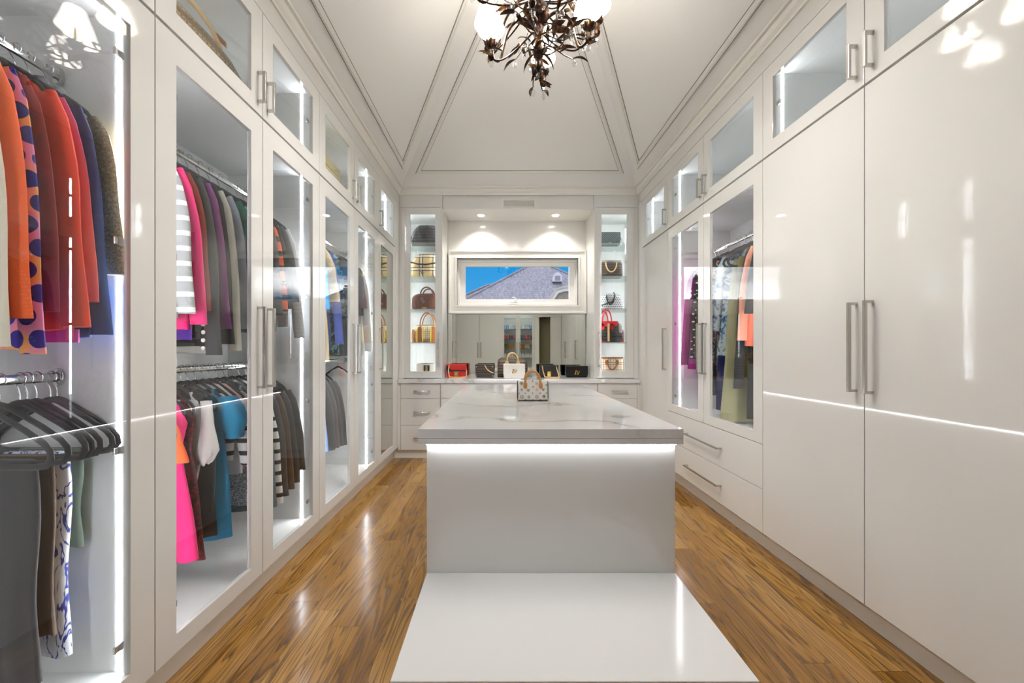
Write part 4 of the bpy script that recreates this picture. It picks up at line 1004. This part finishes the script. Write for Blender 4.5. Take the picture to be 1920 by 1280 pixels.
# right display cabinet
def mini_clasp(root, fl, y): part('clasp', MB().box(-.014, .014, y-.006, y, .012, .034), M['chrome'], fl, 0, .002)
flap_bag('handbag', 'black quilted flap handbag with chain on the top glass shelf, right of the window', .25, .145, .08, 'quilt', (1.30, YS, 2.522), clasp=mini_clasp, flap=.8,
         chain=('chrome', [(.10, -.045, .14), (.13, -.03, .07), (.145, -.01, .01), (.155, .0, .07), (.13, .02, .14)], .005))
b = speedy('handbag', 'brown monogram handbag with pale looped handle on the second right shelf', 'handbag', .27, .20, .16, 'monodark', 'vachetta', (1.305, YS, 2.127), droop=True, hw=.24, r=.007, round_=.03, tabs=False, trim='mono')
part('top_band', MB().box(1.18, 1.43, YS-.062, YS+.062, 2.305, 2.33), M['greysuede'], b, 0, .003)
b = speedy('handbag', 'grey and white checked slouchy handbag with black strap', 'handbag', .28, .195, .16, 'damier', 'darkleather', (1.315, YS, 1.742), droop=True, hw=.17, r=.008, hx=-.02, round_=.06, tabs=False, trim='damier', dome=.22)
part('strap', MB().tube([(1.17, YS-.10, 1.78), (1.24, YS-.105, 1.805), (1.31, YS-.10, 1.83), (1.345, YS-.09, 1.90), (1.335, YS-.07, 1.945)], (.004, .009), 6), M['darkleather'], b)
b = speedy('handbag', 'black monogram travel handbag with red leather handles and corners', 'handbag', .29, .26, .20, 'monoblack', 'redleather', (1.31, YS, 1.347), hz=.385, hw=.19, r=.008, hx=-.055, round_=.08, trim='redleather', dome=.28)
part('top_flap', MB().prism([(1.17, 1.60), (1.38, 1.60), (1.375, 1.555), (1.34, 1.535), (1.20, 1.535), (1.172, 1.56)], YS-.098, YS-.085, lambda u, v, w2: (u, w2, v)), M['redleather'], b, 0, .002)
part('centre_strap', MB().box(1.255, 1.275, YS-.108, YS-.096, 1.36, 1.57), M['vachetta'], b, 0)
for sx in (1.185, 1.435): part('corner_patch', MB().prism([(sx-.03, 1.349), (sx+.012, 1.349), (sx+.008, 1.385)] if sx > 1.3 else [(sx+.03, 1.349), (sx-.012, 1.349), (sx-.008, 1.385)], YS-.104, YS-.096, lambda u, v, w2: (u, w2, v)), M['redleather'], b, 0)
part('tote_panel', MB().ball((1.41, YS-.03, 1.50), .045, .07, .08, 10, 6), M['greysuede'], b)
b = speedy('handbag', 'cream checked handbag with looped cognac handle on the bottom right shelf', 'handbag', .28, .205, .16, 'tartan3', 'cognac', (1.305, YS-.03, .962), droop=True, hw=.22, r=.008, round_=.02, tabs=True, trim='cognac')
part('top_band', MB().box(1.17, 1.44, YS-.095, YS+.035, 1.155, 1.172), M['cognac'], b, 0, .003)
# counter bags
ZCN = .9215
def push_lock(mat, x0, x1, z0, z1):
    def f(root, fl, y):
        c = part('clasp', MB().box(x0, x1, y-.008, y+.001, z0, z1), M[mat], fl, 0, .003)
        part('clasp_knob', MB().lathe([(.011, 0), (.011, .006), (.006, .008)], 12).xf(Matrix.Translation(((x0+x1)/2, y-.008, (z0+z1)/2)) @ Matrix.Rotation(PI/2, 4, 'X')), M['chrome' if mat == 'brass' else 'brass'], root)
    return f
b = flap_bag('handbag', 'red and black flap handbag with gold lock and pale chain on the counter', .235, .155, .09, 'redleather', (-.555, 4.46, ZCN), clasp=push_lock('brass', -.025, .025, .015, .075), flap=.55,
         chain=('vachetta', [(-.085, -.05, .155), (-.095, -.058, .09), (-.08, -.075, .01), (-.03, -.09, .006), (.06, -.085, .006), (.125, -.06, .01), (.125, -.03, .08), (.10, -.04, .158)], .006))
part('side_panel', MB().prism([(-.555-.12, ZCN+.08), (-.555-.06, ZCN+.08), (-.555-.06, ZCN+.095), (-.555-.12, ZCN+.15)], 4.408, 4.4095, lambda u, v, w2: (u, w2, v)), M['darkleather'], b, 0)
part('black_band', MB().box(-.555-.118, -.555+.118, 4.402, 4.4095, ZCN+.075, ZCN+.092), M['darkleather'], b, 0)
b = flap_bag('handbag', 'small dark brown monogram handbag with pale strap and metal corners on the counter', .225, .155, .10, 'monodark', (-.21, 4.47, ZCN), flap=.50,
         chain=('vachetta', [(-.0, -.058, .15), (.03, -.065, .10), (.07, -.065, .07), (.11, -.058, .055)], .006))
for sx in (-1, 1):
    for zz in (.02, .13): part('corner_stud', MB().ball((-.21+sx*.10, 4.415, ZCN+zz), .008, .005, .008, 8, 5), M['chrome'], b)
b = speedy('handbag', 'large brown monogram barrel handbag on the counter behind the white handbag', 'handbag', .36, .235, .20, 'mono', 'vachetta', (.13, 4.52, ZCN), hz=.30, hw=.19, r=.008, round_=.09, trim='darkleather')
def lv_clasp(mat, zc, s): return lambda root, fl, y: lv_emblem(root, 0, zc, s, y, M[mat], fl)
flap_bag('handbag', 'white flap handbag with gold letter emblem, in front of the large monogram handbag', .25, .165, .075, 'whiteleather', (.145, 4.30, ZCN), clasp=lv_clasp('brass', .085, .055), flap=.82)
flap_bag('handbag', 'black flap handbag with gold lock and pale looped chain on the counter', .225, .145, .09, 'darkleather', (.575, 4.46, ZCN), clasp=push_lock('brass', -.022, .022, .012, .075), flap=.6,
         chain=('vachetta', [(-.085, -.05, .145), (-.075, -.058, .08), (-.055, -.075, .01), (.03, -.085, .006), (.12, -.07, .006), (.10, -.055, .08), (.08, -.045, .15)], .006))
flap_bag('handbag', 'glossy black flap handbag with gold letter emblem at the right end of the counter', .265, .135, .075, 'blackgloss', (.915, 4.46, ZCN), clasp=lv_clasp('brass', .062, .062), flap=.85)
# small white monogram bag on the island
b = speedy('mini_handbag', 'small white multicolour monogram handbag with tan handles on the island', 'handbag', .193, .136, .10, 'whiteleather', 'tan', (.1985, 2.36, .9275), hz=.190, hw=.255, r=.0068, round_=.018, trim='darkleather')
pr = {c: MB() for c in ('ink', 'cobalt', 'olive', 'magenta', 'teal', 'orange', 'darkbrown')}
bw, bh, bd = .193, .136, .10
def face(u, v):   # point on the front of the bag (local), slightly proud
    return (u, -(bd/2)*(1-.25*(v/bh))-.0006, v)
def deco(kind, u0, v0, s, c):
    mb = pr[c]
    def poly(P):
        n = len(P); a = [face(u0+p*s, v0+q*s) for p, q in P]
        mb.add(a+[(x, y+.0012, z) for x, y, z in a], [tuple(range(n)), tuple(range(n, 2*n))[::-1]]+[(k, (k+1) % n, n+(k+1) % n, n+k) for k in range(n)])
    def annulus(r0, r1, n=14):
        for k in range(n):
            a, b2 = 2*PI*k/n, 2*PI*(k+1)/n
            poly([(r0*math.cos(a), r0*math.sin(a)), (r1*math.cos(a), r1*math.sin(a)), (r1*math.cos(b2), r1*math.sin(b2)), (r0*math.cos(b2), r0*math.sin(b2))])
    def petals(r, wdt, rot=0):
        for k in range(4):
            a = rot+k*PI/2; ca, sa = math.cos(a), math.sin(a)
            poly([(0, 0), (ca*r*.6-sa*wdt, sa*r*.6+ca*wdt), (ca*r, sa*r), (ca*r*.6+sa*wdt, sa*r*.6-ca*wdt)])
    if kind == 'circle': annulus(.85, 1.05); petals(.6, .16)
    elif kind == 'star': petals(1.0, .2)
    elif kind == 'diamond':
        for k in range(4):
            a = k*PI/2; b2 = a+PI/2
            poly([(.8*math.cos(a), .8*math.sin(a)), (1.05*math.cos(a), 1.05*math.sin(a)), (1.05*math.cos(b2), 1.05*math.sin(b2)), (.8*math.cos(b2), .8*math.sin(b2))])
        petals(.5, .15, PI/4)
    elif kind == 'lv':
        poly([(-.9, -.8), (.3, -.8), (.3, -.6), (-.55, -.6), (-.15, .9), (-.45, .9)])
        poly([(-.05, .6), (.2, .6), (.38, -.3), (.75, .6), (1.0, .6), (.4, -1.0), (.25, -1.0)])
for k_, u, v, s, c in (('circle', -.073, .113, .0095, 'ink'), ('diamond', -.040, .108, .008, 'orange'), ('circle', .024, .112, .0085, 'olive'), ('star', -.002, .128, .008, 'ink'), ('star', .001, .091, .0085, 'darkbrown'),
                       ('diamond', -.072, .072, .008, 'cobalt'), ('lv', -.030, .071, .010, 'cobalt'), ('diamond', .025, .072, .008, 'orange'), ('lv', .066, .075, .009, 'magenta'), ('star', .086, .103, .0085, 'ink'),
                       ('star', -.050, .050, .0075, 'olive'), ('star', -.003, .050, .0075, 'teal'), ('star', .046, .050, .0085, 'olive'), ('star', .085, .052, .008, 'teal'), ('star', -.088, .050, .007, 'magenta'),
                       ('circle', -.071, .028, .0105, 'darkbrown'), ('diamond', -.026, .027, .0095, 'ink'), ('circle', .024, .028, .0105, 'cobalt'), ('diamond', .070, .031, .0105, 'ink'),
                       ('star', -.048, .007, .007, 'ink'), ('star', -.001, .007, .007, 'darkbrown'), ('star', .046, .007, .008, 'ink'), ('star', .086, .009, .008, 'olive')):
    deco(k_, u, v, s, c)
loc_ = b.location.copy(); b.location = (0, 0, 0)
for c, mb in pr.items():
    if mb.f: part('monogram_print', mb, M['f_'+c], b, 0, kind='stuff')
part('base_trim', MB().box(-bw/2+.001, bw/2-.001, -bd/2-.0008, bd/2+.0008, 0.0, .004), M['darkleather'], b, 0)
b.location = loc_
# duffel and box in the upper left cabinets
b = thing('duffel_bag', 'large worn brown monogram duffel bag with pale leather handle in the upper cabinet', 'bag', (0, 0, 0))
R = []
for t_ in (-1, -.96, -.85, -.6, -.3, 0, .3, .6, .85, .96, 1):
    k = math.sqrt(max(0, 1-abs(t_)**4.5))*.62+.38 if abs(t_) < 1 else .30
    P = rrect(.27*(.75+.25*k), .30*k*(1 if abs(t_) < .7 else 1), .125*k, 6, 0)
    R.append([(yy, t_*.29, zz) for yy, zz in P])
part('bag_body', MB().loft(R), M['monolight'], b, 60)
for xx in (.075, -.075):
    part('handle', MB().tube([(xx*1.55, -.13, .18), (xx*1.3, -.125, .27), (xx, -.10, .335), (xx*.9, -.04, .36), (xx*.9, .04, .36), (xx, .10, .335), (xx*1.3, .125, .27), (xx*1.55, .13, .18)], (.014, .007), 8, rot=(1, 0, 0)), M['vachetta'], b)
for yy in (-.13, .13):
    part('leather_strap', MB().tube([(.137, yy, .01), (.139, yy, .13), (.12, yy, .22), (.075, yy, .285), (0, yy, .304), (-.075, yy, .285), (-.12, yy, .22), (-.139, yy, .13)], (.016, .004), 6, rot=(0, 0, 1)), M['vachetta'], b)
part('luggage_tag', MB().tube([(.06, .135, .335), (.075, .15, .325), (.10, .165, .30)], (.02, .004), 8), M['tan'], b)
b.location = (-1.445, 1.605, 2.4375)
bx = thing('storage_box', 'pale yellow storage box in the upper cabinet above the beige coat', 'box', (-1.5, 2.75, 2.4375))
M['yellowbox'] = plain('pale_yellow_card', '#e8d9a4', .6)
part('box_body', MB().box(-1.65, -1.36, 2.47, 3.04, 2.4375, 2.69), M['yellowbox'], bx, 0, .003)
part('lid', MB().box(-1.655, -1.355, 2.465, 3.045, 2.691, 2.757), M['yellowbox'], bx, 0, .003)

# shoes in the shoe cabinet (seen in the mirror)
def shoe_mesh(mat):
    R = []
    for t_, z0, z1, wd_ in ((0, .075, .135, .026), (.15, .068, .13, .032), (.35, .045, .085, .032), (.55, .015, .05, .034), (.75, .004, .042, .038), (.92, .003, .03, .03), (1, .004, .015, .008)):
        R.append([(wd_*math.cos(2*PI*j/10), .23*t_, (z0+z1)/2+(z1-z0)/2*math.sin(2*PI*j/10)) for j in range(10)])
    return MB().loft(R).mesh('upper', mat, 60), MB().tube([(0, .02, .08), (0, .012, .04), (0, .01, 0)], [.014, .009, .006], 8).mesh('heel', mat, 60)
sr_ = random.Random(3)
for zi, (nm, mats) in {6: ('pale', ['f_lightblue', 'f_white', 'f_paleblue']), 5: ('red and navy', ['redleather', 'f_navy']), 4: ('olive and tan', ['f_olive', 'tan', 'f_beige']), 3: ('white', ['whiteleather'])}.items():
    ms = [shoe_mesh(M[q])+(q.replace('f_', '').replace('leather', '').replace('light', 'light ').replace('pale', 'pale '),) for q in mats]
    for dr_ in range(2):
        for k_ in range(5):
            x = .085+.435*dr_+.068*k_
            u, hmesh, hue = ms[(k_//2+dr_) % len(ms)]
            s_ = thing('high_heeled_shoe', f'{hue} high-heeled shoe on the row of {nm} shoes in the mirrored shoe cabinet', 'shoe', (x, YF-.28, SHZ[zi]+.0005), f'{nm} shoes in the shoe cabinet')
            shared('upper', u, s_); shared('heel', hmesh, s_)
# ------------------------------------------------------------------ chandelier
CHX, CHY = .196, 1.95
ch = thing('chandelier', 'bronze leafy chandelier with cream shades and crystal drops hanging from the ceiling', 'chandelier', (CHX, CHY, 2.73))
def cpart(n, mb, mat, par=None, **k):
    return part(n, MB().add([(v[0]+CHX, v[1]+CHY, v[2]) for v in mb.v], mb.f), M[mat], par or ch, 60, **k)
cpart('stem', MB().lathe([(.004, 2.745), (.012, 2.76), (.016, 2.79), (.010, 2.81), (.026, 2.83), (.034, 2.865), (.022, 2.90), (.028, 2.94), (.038, 2.965), (.026, 2.99), (.034, 3.0),
      (.052, 3.02), (.060, 3.05), (.054, 3.085), (.03, 3.11), (.018, 3.13), (.016, 3.30), (.03, 3.33), (.02, 3.36), (.010, 3.40), (.008, 3.55)], 16), 'bronze')
cpart('canopy', MB().lathe([(.012, 3.84), (.05, 3.86), (.065, 3.895), (.03, 3.90)], 16), 'bronze')
lk = MB()
for k in range(8):
    z = 3.56+k*.036
    f = (lambda a: (.011*math.cos(a), 0, z+.022*math.sin(a))) if k % 2 else (lambda a: (0, .011*math.cos(a), z+.022*math.sin(a)))
    lk.tube([f(q*PI/5) for q in range(10)], .003, 5, closed=True)
cpart('chain', lk, 'bronze', kind='stuff')
def leaf_mesh(L, w_, curl):
    mb = MB(); R = []
    for k in range(7):
        t_ = k/6; ww = w_*math.sin(PI*min(1, .08+t_*.92))**.8*(1-.25*t_)
        zc = curl*math.sin(t_*PI*.8)
        R.append([(-ww, L*t_, zc+ww*.35), (0, L*t_, zc-.001), (ww, L*t_, zc+ww*.35), (0, L*t_, zc+.0015)])
    return mb.loft(R).mesh('leaf', M['leaf'], 50)
LEAF = [leaf_mesh(.095, .014, .018), leaf_mesh(.07, .012, -.010), leaf_mesh(.115, .012, .025), leaf_mesh(.075, .017, .008)]
DROP = MB().lathe([(.001, .016), (.004, .010), (.009, -.002), (.0085, -.010), (.004, -.017), (.0005, -.020)], 8).mesh('crystal_drop', M['crystal'], 0)
rg = random.Random(23)
nleaf = 0
def leaf(p, az, el, roll, k=None, sc=1):
    global nleaf
    o = shared('leaf', LEAF[rg.randrange(4) if k is None else k], ch, (p[0], p[1], p[2]-2.73), (0, 0, 0), (sc,)*3)
    o.rotation_euler = (Matrix.Rotation(az-PI/2, 4, 'Z') @ Matrix.Rotation(el, 4, 'X') @ Matrix.Rotation(roll, 4, 'Y')).to_euler(); nleaf += 1
def drop(p, sc=1): shared('crystal_drop', DROP, ch, (p[0], p[1], p[2]-2.73), (0, 0, rg.random()*6), (sc,)*3)
def bez(P, n=14):
    out = []
    N = len(P)
    for i in range(N-1):
        p0 = Vector(P[max(i-1, 0)]); p1 = Vector(P[i]); p2 = Vector(P[i+1]); p3 = Vector(P[min(i+2, N-1)])
        for k in range(n//(N-1)+2):
            t_ = k/(n//(N-1)+2)
            out.append(.5*((2*p1)+(-p0+p2)*t_+(2*p0-5*p1+4*p2-p3)*t_*t_+(-p0+3*p1-3*p2+p3)*t_**3))
    out.append(Vector(P[-1])); return out
def lamp_arm(az, R0, zj, zcup, dip, big=1.0):
    ca, sa = math.cos(az), math.sin(az)
    P = lambda r, z, s=0: (r*ca-s*sa, r*sa+s*ca, z)
    path = bez([P(.02, zj), P(R0*.35, zj+.05), P(R0*.62, zj-.0), P(R0*.80, zcup-dip), P(R0*.97, zcup-dip*.75), P(R0, zcup-.03)], 24)
    arm = cpart('arm', MB().tube(path, [.0085-.0025*k/len(path) for k in range(len(path))], 8), 'bronze')
    path2 = bez([P(.03, zj-.05, .015), P(R0*.4, zj-.12, .02), P(R0*.7, zcup-dip-.01, .012), P(R0*.86, zcup-dip*.9-.01, .004)], 14)
    cpart('scroll', MB().tube(path2, .0045, 6), 'bronze', arm)
    e = P(R0, 0)
    c = (e[0], e[1], zcup)
    cpart('candle_cup', MB().lathe([(.004, -.055), (.015, -.045), (.020, -.03), (.013, -.018), (.017, -.008), (.011, .002), (.016, .012), (.024, .030), (.020, .036), (.010, .030)], 14, c), 'bronze', arm)
    # fluted bobeche
    mb = MB(); RR_ = []
    for (r, z) in ((.012, .012), (.024, .020), (.034, .044), (.031, .047), (.018, .030)):
        RR_.append([(c[0]+r*(1+.14*math.cos(8*2*PI*j/32))*math.cos(2*PI*j/32), c[1]+r*(1+.14*math.cos(8*2*PI*j/32))*math.sin(2*PI*j/32), c[2]+z) for j in range(32)])
    cpart('bobeche', mb.loft(RR_), 'bronze', arm)
    cpart('candle', MB().lathe([(.0075, .03), (.0075, .135)], 12, c), 'candle', arm)
    cpart('bulb', MB().lathe([(.006, .136), (.013, .155), (.012, .172), (.003, .195)], 10, c), 'bulb', arm)
    zs = zcup+.115; b_ = .075*big; tp = .042*big; hh = .115*big
    RS = [[(c[0]+r*math.cos(2*PI*j/28), c[1]+r*math.sin(2*PI*j/28), z) for j in range(28)] for r, z in ((b_, zs), (tp, zs+hh), (tp-.002, zs+hh), (b_-.002, zs))]
    mb = MB().loft(RS, False, closed=True)
    cpart('shade', mb, 'shade', arm)
    ld = bpy.data.lights.new('candle_lamp', 'POINT'); ld.energy = LAMP_POWER; ld.color = (1, .975, .94); ld.shadow_soft_size = .03
    lo = bpy.data.objects.new('lamp', ld); COL.objects.link(lo); lo.parent = ch; lo.location = (c[0], c[1], zcup+.158-2.73)
    return path
AZ0 = math.radians(-12)
paths = []
for k in range(4): paths.append(lamp_arm(AZ0+k*PI/2+(.0 if k != 1 else 0), .262, 3.00, 2.905, .055))
for k in range(6): paths.append(lamp_arm(AZ0+math.radians(32)+k*PI/3, .37, 3.16, 3.10, .075, 1.05))
# twigs with leaves and drops
twig = []
for i in range(30):
    az = rg.random()*2*PI; lo_ = i < 18
    z0 = rg.uniform(2.82, 3.02) if lo_ else rg.uniform(3.0, 3.18); R1 = rg.uniform(.10, .19)*(1 if lo_ else 1.5); z1 = z0+rg.uniform(-.09, .05)
    ca, sa = math.cos(az), math.sin(az); s_ = rg.uniform(-.05, .05)
    pth = bez([(.015*ca, .015*sa, z0), (R1*.4*ca-s_*sa*.5, R1*.4*sa+s_*ca*.5, z0-.03), (R1*.75*ca-s_*sa, R1*.75*sa+s_*ca, (z0+z1)/2-.03), (R1*ca-s_*sa, R1*sa+s_*ca, z1)], 9)
    cpart('twig', MB().tube(pth, [.0045-.002*k/len(pth) for k in range(len(pth))], 5), 'bronze')
    leaf(pth[-1], az+rg.uniform(-.5, .5), rg.uniform(-.5, .4), rg.uniform(-.8, .8))
    leaf(pth[len(pth)//2], az+rg.choice((-1, 1))*rg.uniform(.5, 1.2), rg.uniform(-.7, .3), rg.uniform(-.8, .8))
    if i % 2 == 0: leaf(pth[len(pth)*3//4], az+rg.choice((-1, 1))*rg.uniform(.4, 1.0), rg.uniform(-.9, .2), rg.uniform(-.8, .8))
    e = pth[-1]; drop((e.x+.012*ca, e.y+.012*sa, e.z-.018), rg.uniform(1.2, 1.7))
for p in paths:
    for f in (.3, .52, .74):
        q = p[int(len(p)*f)]; az = math.atan2(q.y, q.x)
        leaf(q, az+rg.choice((-1, 1))*rg.uniform(.3, 1.1), rg.uniform(-.8, .4), rg.uniform(-.7, .7), sc=rg.uniform(.8, 1.15))
    q = p[int(len(p)*.85)]; drop((q.x, q.y, q.z-.026), 1.5)
for k in range(6):
    a = k*PI/3+.4; leaf((.02*math.cos(a), .02*math.sin(a), 2.86), a, -.9, 0, 2, .9)
# finial with leaves, bead strands
for k in range(4): leaf((0, 0, 2.765), k*PI/2+.6, -.25-.3*(k % 2), .3, 0, .75)
drop((0, 0, 2.735), 1.2)
BEAD = None
for i in range(14):
    p = paths[i % len(paths)]; q = p[int(len(p)*rg.uniform(.35, .9))]
    mb = MB(); L = rg.randint(5, 9); hz_ = rg.random() < .4
    for k in range(L):
        pos = (q.x+(.008*k if hz_ else .0006*k), q.y, q.z-.012-(.001*k if hz_ else .0085*k)); mb.ball(pos, .0032, n=6, m=4)
    cpart('bead_strand', mb, 'crystal', kind='stuff')

# ------------------------------------------------------------------ outdoors beyond the window
gm, t = newmat('lawn'); principled(t, t.ramp(t.noise(t.pos(), 2, 4), [(.3, C('#4d6b2e')), (.7, C('#7d9550'))]), .9)
smesh('ground', MB().box(-80, 80, 6, 160, -3.7, -3.5), gm, 0)
m, t = newmat('grey_shingles')
x, y, z = t.xyz(t.pos())
row = t.m('MULTIPLY', z, 9.5)
ln = t.m('LESS_THAN', t.m('FRACT', row), .16)
tone = t.noise(t.comb(t.m('MULTIPLY', x, 4.2), t.m('FLOOR', row), 0.0), 3.3, 2, .6)
bs = t.ramp(tone, [(.3, C('#4f4e59')), (.5, C('#63626e')), (.7, C('#787685'))])
principled(t, t.mix(t.m('MULTIPLY', ln, .6), bs, C('#34333c')), .9, normal=t.bump(t.m('FRACT', row), .4, .03)); M['shingle'] = m
M['brick_out'] = plain('brick_wall_far', '#5f5651', .8)
hs = thing('house', 'neighbouring house with a grey shingled hip roof seen through the window', 'house', (2.5, 20, -3.5))
def pt(px, py, Y): return ((px-941)*Y/680, Y, 1.25-(py-657)*Y/680)
# main hip roof: front eave at Y=14.5, ridge behind
A = pt(1009, 489, 19.0)
ez = 1.5
ax, ay, az_ = A
mb = MB()
def roof_solid(P, F, th=.12):
    n = len(P); Q = [(p[0], p[1], p[2]-th) for p in P]
    return MB().add(list(P)+Q, F+[tuple(i+n for i in f[::-1]) for f in F])
rise = az_-ez; run = rise*1.30; wid = rise*1.42
rb = [(ax-wid, ay-run, ez), (ax+wid, ay-run, ez), (ax+wid, ay+run+3, ez), (ax-wid, ay+run+3, ez), (ax, ay, az_), (ax, ay+3, az_)]
part('roof', MB().add(rb, [(0, 1, 4), (1, 2, 5, 4), (2, 3, 5), (3, 0, 4, 5), (0, 3, 2, 1)]), M['shingle'], hs, 0)
part('ridge_cap', MB().tube([rb[0], rb[4], rb[1]], .07, 6), M['shingle'], hs, 0)
part('wall', MB().box(ax-wid+.5, ax+wid-.5, ay-run+.5, ay+run+2, -3.5, ez+.05), M['brick_out'], hs, 0)
# lower left wing with its own short ridge
B0 = pt(915, 534, 17.0); B1 = pt(948, 533, 17.0)
hz_ = B0[2]; rise2 = hz_-ez; w2 = rise2*1.75; r2 = rise2*1.1
wb = [(B0[0]-w2, 17-r2, ez), (B1[0]+w2*.6, 17-r2, ez), (B1[0]+w2*.6, 17+r2, ez), (B0[0]-w2, 17+r2, ez), (B0[0], 17, hz_), (B1[0]+1.2, 17, hz_)]
part('wing_roof', MB().add(wb, [(0, 1, 5, 4), (1, 2, 5), (2, 3, 4, 5), (3, 0, 4), (0, 3, 2, 1)]), M['shingle'], hs, 0)
part('wing_ridge', MB().tube([wb[0], wb[4], wb[5]], .06, 6), M['shingle'], hs, 0)
# roof vent: find the roof height at its spot (front face of the main roof)
V = pt(1044, 530, 16.2)
zr_ = az_-(ay-16.2)*rise/run
def roofz(y): return az_-(ay-y)*rise/run
yv = 16.2
for _ in range(30):
    zt_ = pt(1044, 530, yv)[2]; yv += (zt_-roofz(yv))*.5
vx, vz = pt(1044, 530, yv)[0], roofz(yv)
vt = part('roof_vent', MB().prism([(vx+.22*math.cos(a)*1.0, vz+.02+.42*max(0, math.sin(a))**.7) for a in [PI*k/10 for k in range(11)]], yv-.25, yv+.35, lambda u, v, w_: (u, w_, v)), plain('vent_white', '#8f8e98', .5), hs, 40)
part('vent_louvre', MB().box(vx-.12, vx+.12, yv-.27, yv-.24, vz+.06, vz+.28), plain('vent_grey', '#5c5a66', .6), vt, 0)
# nearer dormer eave at the lower right
D = lambda px, py: pt(px, py, 12.0)
dz = 12.0
dm = [D(1034, 566), D(1046, 549), D(1058, 545), D(1100, 543), D(1100, 575), D(1034, 575)]
part('dormer_wall', MB().prism([(p[0], p[2]) for p in dm], 12.0, 13.6, lambda u, v, w_: (u, w_, v)), M['brick_out'], hs, 0)
up = [D(1033, 566), D(1045, 548), D(1058, 544), D(1100, 542)]
part('dormer_fascia', MB().tube([(p[0], 11.97, p[2]) for p in up], .045, 4), plain('fascia_white', '#8f8a88', .6), hs, 0)
part('dormer_eave', MB().tube([(p[0]-.05, 11.93, p[2]+.09) for p in up], .03, 4), plain('fascia_tan', '#7f7774', .6), hs, 0)
# conifer that shows only as a reflection
tr = thing('conifer_tree', 'tall dark conifer outside, seen only as a reflection in the glossy doors', 'tree', (-3.2, 12, -3.5))
part('trunk', MB().tube([(-3.2, 12, -3.5), (-3.2, 12, 3.75)], [.2, .02], 8), plain('bark', '#4a3a2c', .9), tr)
mb = MB(); rt = random.Random(9)
for i in range(260):
    t_ = i/260; z = -2.6+t_*6.4; r = (1-t_)*1.05+.08; a = rt.random()*6.28; rr = r*rt.uniform(.65, 1.1)
    ca, sa = math.cos(a), math.sin(a); wq = .22*(1-.6*t_)
    mb.add([(-3.2+.05*ca, 12+.05*sa, z), (-3.2+rr*.6*ca-wq*sa, 12+rr*.6*sa+wq*ca, z-.12), (-3.2+rr*ca, 12+rr*sa, z-.22+.1*rt.random()), (-3.2+rr*.6*ca+wq*sa, 12+rr*.6*sa-wq*ca, z-.12), (-3.2+rr*.5*ca, 12+rr*.5*sa, z-.02)],
           [(0, 1, 4), (1, 2, 4), (2, 3, 4), (3, 0, 4), (0, 3, 2, 1)])
part('foliage', mb, plain('conifer_green', '#2f4a34', .9), tr, 0, kind='stuff')
